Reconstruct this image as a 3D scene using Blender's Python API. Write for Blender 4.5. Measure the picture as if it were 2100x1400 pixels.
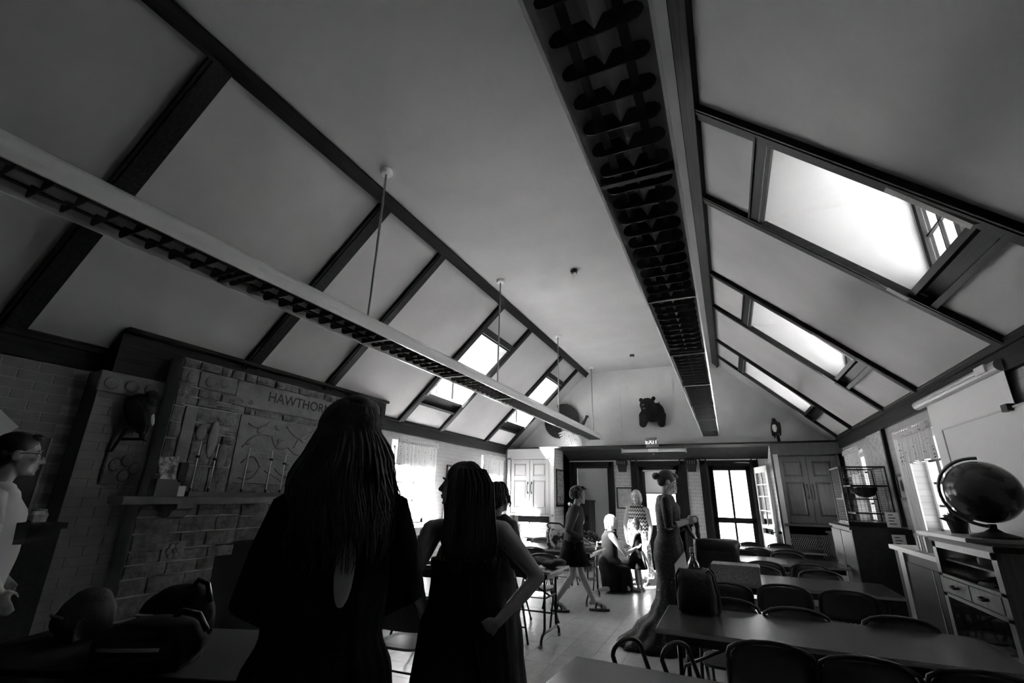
import bpy, bmesh, math, random
from mathutils import Vector, Matrix, Euler
random.seed(7)
PI = math.pi
for o in list(bpy.data.objects): bpy.data.objects.remove(o)
SC = bpy.context.scene
COL = SC.collection

# ---------------------------------------------------------------- camera, sky, exposure
cam = bpy.data.objects.new('camera', bpy.data.cameras.new('camera'))
COL.objects.link(cam)
cam.data.sensor_width = 36.0
cam.data.lens = 943.4 / 2100 * 36.0
cam.data.clip_start = 0.05
cam.matrix_world = Matrix(((0.91293167, 0.11242741, 0.39232109, 0.0),
                           (0.40766114, -0.29641331, -0.86368486, 0.0),
                           (0.01918734, 0.94841933, -0.31643738, 1.53),
                           (0, 0, 0, 1)))
SC.camera = cam
SC.view_settings.view_transform = 'Standard'
SC.view_settings.look = 'None'
SC.view_settings.exposure = 1.9
SC.view_settings.gamma = 1.0
SC.view_settings.use_curve_mapping = False
w = bpy.data.worlds.new('sky'); SC.world = w; w.use_nodes = True
nt = w.node_tree
nt.nodes['Background'].inputs[0].default_value = (1, 1, 1, 1)     # an even overcast sky
nt.nodes['Background'].inputs[1].default_value = 1.5
SUN = (1.0, 1.0, -1.1)            # low hazy sun from the window side of the fireplace wall
sl = bpy.data.lights.new('sun', 'SUN'); sl.energy = 300.0; sl.angle = math.radians(9)
so_ = bpy.data.objects.new('sun', sl); COL.objects.link(so_)
so_.rotation_euler = Vector(SUN).to_track_quat('-Z', 'Y').to_euler()

def portal(name, loc, rot, sx, sy):
    """light portal in a real window opening (guides sampling of the sky, gives no light of its own)"""
    l = bpy.data.lights.new(name, 'AREA'); l.shape = 'RECTANGLE'; l.size = sx; l.size_y = sy
    l.cycles.is_portal = True
    o = bpy.data.objects.new(name, l); COL.objects.link(o); o.location = loc; o.rotation_euler = rot
    return o

# ---------------------------------------------------------------- helpers
def mat(name, v, rough=0.6, metal=0.0, spec=0.5, var=0.0, scale=8.0, bump=0.0, bscale=60.0, coat=0.0, trans=0.0):
    m = bpy.data.materials.new(name); m.use_nodes = True
    n = m.node_tree.nodes; L = m.node_tree.links
    b = n['Principled BSDF']
    b.inputs['Base Color'].default_value = (v, v, v, 1)
    b.inputs['Roughness'].default_value = rough
    b.inputs['Metallic'].default_value = metal
    b.inputs['Specular IOR Level'].default_value = spec
    b.inputs['Coat Weight'].default_value = coat
    if var or bump:
        tc = n.new('ShaderNodeTexCoord')
    if var:
        t = n.new('ShaderNodeTexNoise'); t.inputs['Scale'].default_value = scale; t.inputs['Detail'].default_value = 6
        L.new(tc.outputs['Object'], t.inputs['Vector'])
        r = n.new('ShaderNodeMapRange'); r.inputs[3].default_value = v * (1 - var); r.inputs[4].default_value = v * (1 + var)
        r.inputs[1].default_value = 0.3; r.inputs[2].default_value = 0.7
        L.new(t.outputs['Fac'], r.inputs[0]); L.new(r.outputs[0], b.inputs['Base Color'])
    if bump:
        t2 = n.new('ShaderNodeTexNoise'); t2.inputs['Scale'].default_value = bscale; t2.inputs['Detail'].default_value = 4
        L.new(tc.outputs['Object'], t2.inputs['Vector'])
        bp = n.new('ShaderNodeBump'); bp.inputs['Strength'].default_value = bump; bp.inputs['Distance'].default_value = 0.01
        L.new(t2.outputs['Fac'], bp.inputs['Height']); L.new(bp.outputs['Normal'], b.inputs['Normal'])
    return m

def wood(name, v, rough=0.4, axis=1, var=0.45, spec=.5):
    m = mat(name, v, rough, spec=spec)
    n = m.node_tree.nodes; L = m.node_tree.links; b = n['Principled BSDF']
    tc = n.new('ShaderNodeTexCoord'); mp = n.new('ShaderNodeMapping')
    s = [22, 22, 22]; s[axis] = 1.2
    mp.inputs['Scale'].default_value = s
    t = n.new('ShaderNodeTexNoise'); t.inputs['Scale'].default_value = 2.2; t.inputs['Detail'].default_value = 8
    L.new(tc.outputs['Object'], mp.inputs['Vector']); L.new(mp.outputs[0], t.inputs['Vector'])
    r = n.new('ShaderNodeMapRange'); r.inputs[1].default_value = 0.3; r.inputs[2].default_value = 0.7
    r.inputs[3].default_value = v * (1 - var); r.inputs[4].default_value = v * (1 + var)
    L.new(t.outputs['Fac'], r.inputs[0]); L.new(r.outputs[0], b.inputs['Base Color'])
    return m

def brickmat(name, v, axis, bw=0.21, bh=0.07, mortar=0.006, dark=0.8):
    m = mat(name, v, 0.45)
    n = m.node_tree.nodes; L = m.node_tree.links; b = n['Principled BSDF']
    tc = n.new('ShaderNodeTexCoord'); sp = n.new('ShaderNodeSeparateXYZ'); cb = n.new('ShaderNodeCombineXYZ')
    L.new(tc.outputs['Object'], sp.inputs[0])
    L.new(sp.outputs[axis], cb.inputs[0]); L.new(sp.outputs[2], cb.inputs[1])
    t = n.new('ShaderNodeTexBrick')
    t.inputs['Color1'].default_value = (v, v, v, 1); t.inputs['Color2'].default_value = (v * .9, v * .9, v * .9, 1)
    t.inputs['Mortar'].default_value = (v * dark, v * dark, v * dark, 1)
    t.inputs['Scale'].default_value = 1.0; t.inputs['Mortar Size'].default_value = mortar
    t.inputs['Brick Width'].default_value = bw; t.inputs['Row Height'].default_value = bh
    L.new(cb.outputs[0], t.inputs['Vector']); L.new(t.outputs['Color'], b.inputs['Base Color'])
    bp = n.new('ShaderNodeBump'); bp.inputs['Strength'].default_value = 0.5; bp.inputs['Distance'].default_value = 0.006; bp.invert = True
    L.new(t.outputs['Fac'], bp.inputs['Height']); L.new(bp.outputs['Normal'], b.inputs['Normal'])
    return m

def glassmat(name, refl=0.08):
    m = bpy.data.materials.new(name); m.use_nodes = True
    n = m.node_tree.nodes; L = m.node_tree.links
    n.remove(n['Principled BSDF'])
    tr = n.new('ShaderNodeBsdfTransparent'); tr.inputs[0].default_value = (.94, .94, .94, 1)
    gl = n.new('ShaderNodeBsdfGlossy'); gl.inputs['Roughness'].default_value = 0.02
    mx = n.new('ShaderNodeMixShader'); mx.inputs[0].default_value = refl
    L.new(tr.outputs[0], mx.inputs[1]); L.new(gl.outputs[0], mx.inputs[2])
    L.new(mx.outputs[0], n['Material Output'].inputs[0])
    return m

def clothmat(name, v, tl=0.5, pattern=None):
    """thin cloth: part diffuse, part translucent; pattern darkens small sprigs printed on it"""
    m = bpy.data.materials.new(name); m.use_nodes = True
    n = m.node_tree.nodes; L = m.node_tree.links
    n.remove(n['Principled BSDF'])
    d = n.new('ShaderNodeBsdfDiffuse'); t = n.new('ShaderNodeBsdfTranslucent'); mx = n.new('ShaderNodeMixShader')
    mx.inputs[0].default_value = tl
    for s in (d, t): s.inputs[0].default_value = (v, v, v, 1)
    if pattern:
        tc = n.new('ShaderNodeTexCoord'); vo = n.new('ShaderNodeTexVoronoi'); vo.inputs['Scale'].default_value = pattern
        vo.inputs['Randomness'].default_value = 0.35
        L.new(tc.outputs['Object'], vo.inputs['Vector'])
        r = n.new('ShaderNodeMapRange'); r.inputs[1].default_value = 0.16; r.inputs[2].default_value = 0.24
        r.inputs[3].default_value = v * .12; r.inputs[4].default_value = v
        L.new(vo.outputs['Distance'], r.inputs[0])
        for s in (d, t): L.new(r.outputs[0], s.inputs[0])
    L.new(d.outputs[0], mx.inputs[1]); L.new(t.outputs[0], mx.inputs[2])
    L.new(mx.outputs[0], n['Material Output'].inputs[0])
    return m

def patmat(name, lo, hi, kind, scale, rough=0.8, thr=(0.45, 0.55), emit=0.0):
    m = mat(name, lo, rough); n = m.node_tree.nodes; L = m.node_tree.links; b = n['Principled BSDF']
    tc = n.new('ShaderNodeTexCoord'); mp = n.new('ShaderNodeMapping'); L.new(tc.outputs['Object'], mp.inputs[0])
    mp.inputs['Scale'].default_value = scale if hasattr(scale, '__len__') else (scale,) * 3
    if kind == 'noise':
        t = n.new('ShaderNodeTexNoise'); t.inputs['Scale'].default_value = 1; t.inputs['Detail'].default_value = 5; out = t.outputs['Fac']
    elif kind == 'voronoi':
        t = n.new('ShaderNodeTexVoronoi'); t.inputs['Scale'].default_value = 1; out = t.outputs['Distance']
    elif kind == 'checker':
        t = n.new('ShaderNodeTexChecker'); t.inputs['Scale'].default_value = 1; out = t.outputs['Fac']
    else:
        t = n.new('ShaderNodeTexWave'); t.inputs['Scale'].default_value = 1; t.inputs['Distortion'].default_value = 2.5; out = t.outputs['Fac']
    L.new(mp.outputs[0], t.inputs['Vector'])
    r = n.new('ShaderNodeMapRange'); r.inputs[1].default_value = thr[0]; r.inputs[2].default_value = thr[1]
    r.inputs[3].default_value = lo; r.inputs[4].default_value = hi
    L.new(out, r.inputs[0]); L.new(r.outputs[0], b.inputs['Base Color'])
    return m

M = {}
M['plaster'] = mat('ceiling plaster', .50, .85, var=.06, scale=2.0, bump=.15, bscale=240)
M['slope'] = mat('sloped plaster', .48, .85, var=.08, scale=1.5, bump=.15, bscale=240)
M['gable'] = mat('gable board', .74, .85, var=.06, scale=3, bump=.2, bscale=300)
M['trim'] = wood('dark stained trim', .02, .45, spec=.1)
M['trimx'] = wood('dark stained trim across', .02, .45, axis=0, spec=.1)
M['trimz'] = wood('dark stained trim upright', .02, .45, axis=2, spec=.1)
M['dark'] = mat('dark wood', .022, .5, spec=.2, var=.3, scale=20)
M['brickL'] = brickmat('painted brick side', .36, 1)
M['brickB'] = brickmat('glazed white brick', .78, 0, .22, .075, .005, .62)
M['brick'] = mat('painted brick', .22, .6, var=.14, scale=9, bump=.25, bscale=60)
M['mortar'] = mat('mortar', .16, .9)
M['white'] = mat('white paint', .72, .45)
M['greypaint'] = mat('satin grey paint', .46, .4)
M['floor'] = mat('floor tile', .52, .28, var=.12, scale=14)
M['floor2'] = mat('floor bed', .2, .5)
M['stone'] = mat('lannon stone', .13, .8, var=.35, scale=16, bump=.9, bscale=38)
M['stone2'] = mat('smooth stone', .17, .75, var=.2, scale=10, bump=.3, bscale=60)
M['joint'] = mat('pale joint mortar', .34, .9, bump=.3)
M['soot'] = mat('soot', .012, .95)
M['glass'] = glassmat('window glass')
M['blk'] = mat('black enamel', .018, .35)
M['chair'] = mat('dark enamelled steel', .03, .34, spec=.6)
M['chairp'] = mat('dark chair panel', .035, .42, spec=.5)
M['steel'] = mat('dull steel', .35, .35, metal=.8)
M['table'] = wood('dark table laminate', .05, .24, axis=0, var=.2)
M['edge'] = mat('pale table edge', .38, .4)
M['lampw'] = mat('white enamel reflector', .92, .32, coat=.6)
M['louv'] = mat('louver enamel', .07, .5, spec=.3)
M['skin'] = mat('skin', .34, .5, var=.05, scale=20)
M['skin2'] = mat('fair skin', .42, .5)
M['hairD'] = mat('dark hair', .014, .5, var=.4, scale=60)
M['hairM'] = mat('brown hair', .05, .45, var=.4, scale=60)
M['hairB'] = mat('blonde hair', .55, .5, var=.2, scale=60)
M['eye'] = mat('eye', .02, .2)
M['lips'] = mat('lips', .16, .5)
M['dressK'] = mat('black dress cloth', .008, .9, spec=.1, bump=.2, bscale=90)
M['dressD'] = mat('dark dress cloth', .014, .9, spec=.1, bump=.2, bscale=90)
M['knit'] = mat('dark knit', .045, .95, bump=.5, bscale=200)
M['lace'] = patmat('dark lace', .012, .075, 'noise', 38, .55, (.55, .68))
M['sequin'] = mat('sequin', .8, .3)
M['tee'] = mat('white cotton', .45, .9)
M['paper'] = mat('paper', .75, .8)
M['fur'] = mat('black fur', .006, .8, var=.5, scale=50, bump=1.0, bscale=120)
M['feather'] = patmat('barred feathers', .004, .05, 'voronoi', (55, 55, 55), .8, (.4, .7))
M['bagcloth'] = mat('black bag cloth', .008, .9, spec=.15)
M['cupdark'] = wood('dark cupboard wood', .09, .4, axis=2, var=.2)  # darker tone for the right cupboard, built like the left, and the low cabinet
M['matte'] = mat('matte dark board', .035, .8, spec=.15, var=.2)
M['featherL'] = patmat('pale feathers', .35, .85, 'noise', (60, 10, 8), .8, (.35, .5))
M['val'] = clothmat('sprigged valance', .62, .03, 26)
M['cloth'] = clothmat('sheer curtain', .7, .03)
M['screen'] = mat('matte screen cloth', .88, .9)
M['mesh'] = mat('pierced metal', .5, .5)
M['leather'] = mat('dark leather', .03, .38, var=.3, scale=9, bump=.3, bscale=40)
M['globe'] = patmat('globe print', .02, .075, 'noise', 6, .22, (.48, .54))
M['map'] = patmat('chart print', .30, .44, 'noise', 14, .7, (.4, .6))
M['art'] = patmat('art print', .10, .5, 'noise', 22, .6, (.42, .58))
M['artl'] = patmat('pale art print', .55, .7, 'noise', 9, .4, (.4, .6))
M['cabwood'] = wood('cabinet wood', .15, .4, axis=2, var=.25)
M['shade'] = clothmat('roller shade', .6, .25)
M['papert'] = clothmat('thin paper', .85, .5)
M['hairL'] = mat('light brown hair', .13, .45, var=.4, scale=60)
M['ground'] = mat('outside paving', .10, .9)
M['refl'] = mat('inner reflector', .92, .5)

def wm(o):
    m = Matrix.Translation(o.location) @ o.rotation_euler.to_matrix().to_4x4() @ Matrix.Diagonal((*o.scale, 1))
    return wm(o.parent) @ m if o.parent else m

def tag(o, label=None, cat=None, group=None, kind=None):
    if label: o['label'] = label
    if cat: o['category'] = cat
    if group: o['group'] = group
    if kind: o['kind'] = kind
    return o

def root(name, loc=(0, 0, 0), rz=0, label=None, cat=None, group=None, kind=None):
    o = bpy.data.objects.new(name, None); COL.objects.link(o)
    o.location = loc; o.rotation_euler = (0, 0, rz); o.empty_display_size = .1
    return tag(o, label, cat, group, kind)

class B:
    """collects shapes in one bmesh; obj() links it as one mesh object"""
    def __init__(s): s.bm = bmesh.new()
    def poly(s, pts, faces):
        v = [s.bm.verts.new(p) for p in pts]
        for f in faces:
            try: s.bm.faces.new([v[i] for i in f])
            except ValueError: pass
        return s
    def hexa(s, p):      # 8 points: bottom 4 ccw, top 4 ccw
        return s.poly(p, [(3, 2, 1, 0), (4, 5, 6, 7), (0, 1, 5, 4), (1, 2, 6, 5), (2, 3, 7, 6), (3, 0, 4, 7)])
    def box(s, x0, x1, y0, y1, z0, z1):
        return s.hexa([(x0, y0, z0), (x1, y0, z0), (x1, y1, z0), (x0, y1, z0), (x0, y0, z1), (x1, y0, z1), (x1, y1, z1), (x0, y1, z1)])
    def prism(s, poly, vec):           # planar outline extruded by vec
        n = len(poly); v = Vector(vec)
        a = [Vector(p) for p in poly]
        return s.poly(a + [p + v for p in a], [tuple(range(n))[::-1], tuple(range(n, 2 * n))] + [(i, (i + 1) % n, n + (i + 1) % n, n + i) for i in range(n)])
    def tube(s, pts, r, n=8, closed=False):
        P = [Vector(p) for p in pts]; m = len(P)
        R = r if hasattr(r, '__len__') else [r] * m
        rings = []; prev = None
        for i in range(m):
            if closed: t = P[(i + 1) % m] - P[i - 1]
            else: t = P[min(i + 1, m - 1)] - P[max(i - 1, 0)]
            t = t.normalized() if t.length > 1e-9 else Vector((0, 0, 1))
            if prev is None:
                a = Vector((0, 0, 1)) if abs(t.z) < .9 else Vector((1, 0, 0))
                u = t.cross(a).normalized()
            else:
                u = (prev - t * prev.dot(t)); u = u.normalized() if u.length > 1e-6 else t.orthogonal().normalized()
            prev = u; vv = t.cross(u)
            rings.append([s.bm.verts.new(P[i] + (u * math.cos(2 * PI * k / n) + vv * math.sin(2 * PI * k / n)) * R[i]) for k in range(n)])
        for i in range(m if closed else m - 1):
            A, C = rings[i], rings[(i + 1) % m]
            for k in range(n):
                s.bm.faces.new((A[k], A[(k + 1) % n], C[(k + 1) % n], C[k]))
        if not closed:
            s.bm.faces.new(rings[0][::-1]); s.bm.faces.new(rings[-1])
        return s
    def loft(s, rings, cap=True):      # rings: lists of points, same count, each closed
        V = [[s.bm.verts.new(p) for p in r] for r in rings]; n = len(V[0])
        for A, C in zip(V, V[1:]):
            for k in range(n):
                s.bm.faces.new((A[k], A[(k + 1) % n], C[(k + 1) % n], C[k]))
        if cap:
            s.bm.faces.new(V[0][::-1]); s.bm.faces.new(V[-1])
        return s
    def sheet(s, rows):                # open grid of points
        V = [[s.bm.verts.new(p) for p in r] for r in rows]
        for A, C in zip(V, V[1:]):
            for k in range(len(A) - 1):
                s.bm.faces.new((A[k], A[k + 1], C[k + 1], C[k]))
        return s
    def lathe(s, prof, c=(0, 0, 0), n=24, axis=2):
        c = Vector(c); rings = []
        for r, z in prof:
            ring = []
            for k in range(n):
                a = 2 * PI * k / n; p = [max(r, 1e-4) * math.cos(a), max(r, 1e-4) * math.sin(a), z]
                if axis == 0: p = [p[2], p[0], p[1]]
                if axis == 1: p = [p[1], p[2], p[0]]
                ring.append(c + Vector(p))
            rings.append(ring)
        return s.loft(rings)
    def ell(s, c, r, rot=None, n=14):
        m = Matrix.Translation(c) @ (rot.to_4x4() if rot else Matrix.Identity(4)) @ Matrix.Diagonal((*r, 1))
        bmesh.ops.create_uvsphere(s.bm, u_segments=n, v_segments=max(6, n * 2 // 3), radius=1, matrix=m)
        return s
    def cap(s, p0, r0, p1, r1, n=12):  # tapered capsule
        p0, p1 = Vector(p0), Vector(p1)
        s.ell(p0, (r0,) * 3, n=n); s.ell(p1, (r1,) * 3, n=n)
        if (p1 - p0).length > 1e-5: s.tube([p0, p1], [r0, r1], n)
        return s
    def xf(s, m):
        bmesh.ops.transform(s.bm, matrix=m, verts=s.bm.verts); return s
    def obj(s, name, m, parent=None, smooth=False, local=False, label=None, cat=None, group=None, kind=None, bevel=0):
        if bevel:
            bmesh.ops.bevel(s.bm, geom=list(s.bm.edges), offset=bevel, segments=2, affect='EDGES', clamp_overlap=True)
        if parent and not local: s.xf(wm(parent).inverted())
        bmesh.ops.recalc_face_normals(s.bm, faces=s.bm.faces)
        me = bpy.data.meshes.new(name); s.bm.to_mesh(me); s.bm.free()
        if smooth: me.shade_smooth()
        me.materials.append(M[m] if isinstance(m, str) else m)
        o = bpy.data.objects.new(name, me); COL.objects.link(o); o.parent = parent
        return tag(o, label, cat, group, kind)

def soup(o, vox=.009, it=4, f=.5):
    """fuse overlapping closed shapes of one object into one continuous skin"""
    r = o.modifiers.new('fuse', 'REMESH'); r.mode = 'VOXEL'; r.voxel_size = vox; r.use_smooth_shade = True
    m = o.modifiers.new('soften', 'SMOOTH'); m.factor = f; m.iterations = it
    return o

def dup(o, parent=None):
    c = o.copy(); COL.objects.link(c)
    if parent: c.parent = parent
    for ch in list(KIDS.get(o.name, [])): dup(ch, c)
    return c
KIDS = {}
def index_kids():
    KIDS.clear()
    for o in bpy.data.objects:
        if o.parent: KIDS.setdefault(o.parent.name, []).append(o)
def dup_tree(o):
    index_kids(); return dup(o)

def S(name, m, b, label=None, parent=None, **k):           # a piece of the setting
    return b.obj(name, m, parent, label=label, kind='structure' if parent is None else None, **k)

# ---------------------------------------------------------------- the room shell
XL, XR, YF, YB = -4.79, 1.975, 10.23, -5.5      # side walls, front of the far wings, wall behind the camera
ZC, ZE = 4.47, 2.618
def SL(t, y, n=0.0): return (-2.90 - .7143 * t + .6999 * n, y, ZC - .6999 * t - .7143 * n)
def SR(t, y, n=0.0): return (.03 + .7242 * t - .6896 * n, y, ZC - .6896 * t - .7242 * n)
def slab(b, F, t0, t1, y0, y1, n0, n1):
    return b.hexa([F(t0, y0, n0), F(t1, y0, n0), F(t1, y1, n0), F(t0, y1, n0), F(t0, y0, n1), F(t1, y0, n1), F(t1, y1, n1), F(t0, y1, n1)])

# floor: bed, tiles laid singly in the open aisle, the rest of the tiles as one part
fl = S('floor', 'floor2', B().box(XL - .3, XR + .3, YB, 11.75, -.15, -.004), 'pale speckled square floor tiles with a dull shine')
me = None; tl = .305; n1 = 0
rest = B()
for iy in range(int((11.44 - YB) / tl) + 1):
    for ix in range(23):
        x0 = XL + ix * tl; y0 = YB + iy * tl
        x1, y1 = min(x0 + tl, XR), min(y0 + tl, 11.44)
        if x1 - x0 < .02 or y1 - y0 < .02: continue
        near = -2.75 < x0 < .25 and 3.0 < y0 < 9.2
        g = .0012
        if near and n1 < 300 and (y0 < 8.6 and -2.5 < x0 < 0.2):
            if me is None:
                t = B().box(0, tl - 2 * g, 0, tl - 2 * g, -.004, 0).obj('tile', 'floor', fl, bevel=.0008); me = t.data
            else:
                t = bpy.data.objects.new('tile', me); COL.objects.link(t); t.parent = fl
            t.location = (x0 + g, y0 + g, random.uniform(-.0004, .0004)); n1 += 1
        else:
            rest.box(x0 + g, x1 - g, y0 + g, y1 - g, -.004, random.uniform(-.0004, .0004))
rest.obj('tiles', 'floor', fl, kind='stuff')

# flat ceiling and the two plaster slopes, panel by panel between the rafter boards
S('ceiling', 'plaster', B().box(-2.98, .11, YB, 11.1, ZC, ZC + .08), 'flat grey plaster ceiling')
LR = [-1.54, -.07, 1.40, 3.225, 4.335, 6.11, 7.32, 9.14, 10.30]
RR = [-2.75, -1.55, .20, 1.40, 3.13, 4.31, 6.05, 7.25, 9.0, 10.14]
LD = [(6.11, 7.32), (9.14, 10.30)]
RD = [(3.13, 4.31), (6.05, 7.25), (9.0, 10.14)]
cl = root('ceiling_left', (-3.8, 5, 3.6), kind='structure'); cl['label'] = 'left plaster slope crossed by dark rafter boards'
cr = root('ceiling_right', (1.0, 5, 3.6), kind='structure'); cr['label'] = 'right plaster slope crossed by dark rafter boards'
def slope_panels(F, ys, dorm, par, tend, ta, tb):
    e = [YB] + ys + [11.05]
    for a, c in zip(e, e[1:]):
        if (a, c) in dorm:
            slab(B(), F, 0, ta, a, c, 0, -.05).obj('panel', 'slope', par)
            slab(B(), F, tb, tend, a, c, 0, -.05).obj('panel', 'slope', par)
        else:
            slab(B(), F, -.02, tend + .06, a, c, 0, -.05).obj('panel', 'slope', par)
slope_panels(SL, LR, LD, cl, 2.646, .60, 2.20)
slope_panels(SR, RR, RD, cr, 2.686, .62, 2.19)
ntrim = [0]
def trim(b, m='trim', label=None):
    ntrim[0] += 1
    return S('trim_%d' % ntrim[0], m, b, label)
def rafter(F, y, w, tend, m):
    b = B()
    slab(b, F, .09, tend, y - w / 2, y + w / 2, .035, -.01)
    slab(b, F, .09, tend, y - w / 2 + .03, y - w / 2 + .055, .05, .03)      # moulding along the near edge
    slab(b, F, .09, tend, y - w / 2, y - w / 2 + .014, .05, .03)
    return trim(b, m, 'dark board running down the plaster slope')
for y in LR: rafter(SL, y, .17 if y < 4 else .15, 2.62, 'trimx')
for y in RR: rafter(SR, y, .13, 2.66, 'trimx')
# boards along the ridge corners and the eaves
b = B(); slab(b, SL, -.01, .11, YB, 11.0, .045, -.02); b.box(-2.93, -2.865, YB, 11.0, ZC - .03, ZC + .01); slab(b, SL, .085, .11, YB, 11, .06, .03)
trim(b, 'trim', 'dark board where left slope meets ceiling')
b = B(); slab(b, SR, -.01, .14, YB, 11.0, .045, -.02); b.box(-.01, .055, YB, 11.0, ZC - .03, ZC + .01); slab(b, SR, .1, .14, YB, 11, .06, .03)
trim(b, 'trim', 'dark board where right slope meets ceiling')
b = B(); b.box(XL, XL + .045, YB, YF, 2.45, 2.63); b.box(XL, XL + .07, YB, YF, 2.60, 2.635); slab(b, SL, 2.58, 2.66, YB, YF, .03, -.01)
trim(b, 'trim', 'dark eave board above the left windows')
b = B(); b.box(XR - .045, XR, YB, YF, 2.45, 2.63); b.box(XR - .07, XR, YB, YF, 2.60, 2.635); slab(b, SR, 2.61, 2.70, YB, YF, .03, -.01)
trim(b, 'trim', 'dark eave board above the right windows')

# ---- dormers
nwin = [0]
def dormer(F, sx, y0, y1, ta, tb, tlow, xw):
    """window well in a slope: flat ceiling, cheeks, casement; boards across above and below"""
    nwin[0] += 1
    w_ = root('window_%d' % nwin[0], (xw, (y0 + y1) / 2, 3.2), kind='structure')
    a, c = y0 + .06, y1 - .06
    zt = F(ta, 0)[2]; xt = F(ta, 0)[0]; zb = F(tb, 0)[2]; xb = F(tb, 0)[0]
    B().box(min(xt - sx * .05, xw + sx * .1), max(xt - sx * .05, xw + sx * .1), a - .06, c + .06, zt, zt + .05).obj('dormer_ceiling', 'plaster', w_)
    for yy, nm in ((a - .05, 0), (c, 1)):
        B().prism([(xt - sx * .02, yy, zt + .02), (xw + sx * .1, yy, zt + .02), (xw + sx * .1, yy, zb - .05), (xb - sx * .03, yy, zb - .05)], (0, .05, 0)).obj('cheek', 'plaster', w_)
    # boards across the bay, above and below the well
    bb = B(); slab(bb, F, ta - .135, ta, y0, y1, .03, -.12); slab(bb, F, ta - .135, ta - .12, y0, y1, .045, .02)
    bb.obj('head_board', 'trim', w_)
    bb = B(); slab(bb, F, tb + .02, tlow - .03, y0, y1, -.03, -.1); bb.obj('apron', 'trim', w_)
    bb = B(); slab(bb, F, tlow - .045, tlow, y0, y1, .04, -.05); bb.obj('lower_board', 'trim', w_)
    bb = B(); slab(bb, F, tb - .01, tb + .035, y0 + .02, y1 - .02, .03, -.06); bb.box(min(xb, xw), max(xb, xw), a, c, zb - .02, zb + .015); bb.obj('sill', 'trim', w_)
    # casement: frame, two sashes with bars, panes
    f = B(); t = .05
    x0, x1 = xw - .03, xw + .03
    for (p, q) in ((a, a + t), (c - t, c), ((a + c) / 2 - .03, (a + c) / 2 + .03)): f.box(x0, x1, p, q, zb, zt)
    f.box(x0, x1, a, c, zt - t, zt); f.box(x0, x1, a, c, zb, zb + t)
    f.obj('frame', 'trimz', w_)
    for (p, q) in ((a + t, (a + c) / 2 - .03), ((a + c) / 2 + .03, c - t)):
        m_ = B(); mid = (p + q) / 2; zm = (zb + zt) / 2
        m_.box(xw - .012, xw + .012, mid - .009, mid + .009, zb + t, zt - t)
        m_.box(xw - .012, xw + .012, p, q, zm - .009, zm + .009)
        m_.obj('muntin', 'trimz', w_)
        for (u, v) in ((p, mid), (mid, q)):
            for (z0, z1) in ((zb + t, zm), (zm, zt - t)):
                B().box(xw - .003, xw + .003, u + .009, v - .009, z0 + .009, z1 - .009).obj('pane', 'glass', w_)
    portal('sky_portal', (xw + sx * .06, (y0 + y1) / 2, (zt + zb) / 2), (0, sx * PI / 2, 0), zt - zb, c - a)
    return w_
for (a, c) in LD: dormer(SL, -1, a, c, .665, 1.97, 2.2, -4.52)
for (a, c) in RD: dormer(SR, 1, a, c, .76, 2.0, 2.2, 1.66)

# ---- side walls with window openings
def sidewall(name, x0, x1, openings, m, label):
    b = B(); ys = YB
    for (a, c, z0, z1) in openings:
        b.box(x0, x1, ys, a, 0, 2.66); b.box(x0, x1, a, c, 0, z0); b.box(x0, x1, a, c, z1, 2.66); ys = c
    b.box(x0, x1, ys, 11.6, 0, 2.66)
    return S(name, m, b, label)
LW = [(6.02, 7.26, 1.06, 2.34), (9.08, 10.12, 1.06, 2.34)]
RW = [(5.98, 7.06, 1.2, 2.30), (8.88, 9.93, 1.2, 2.32)]
wl = sidewall('wall_left', XL - .3, XL, LW, 'brickL', 'painted brick left wall below the slope')
wr = sidewall('wall_right', XR, XR + .3, RW, 'brickL', 'painted brick right wall behind the cabinets')
S('wall_back', 'dark', B().box(XL - .3, XR + .3, YB - .1, YB, 0, 4.6), 'plain wall behind the camera')
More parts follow.
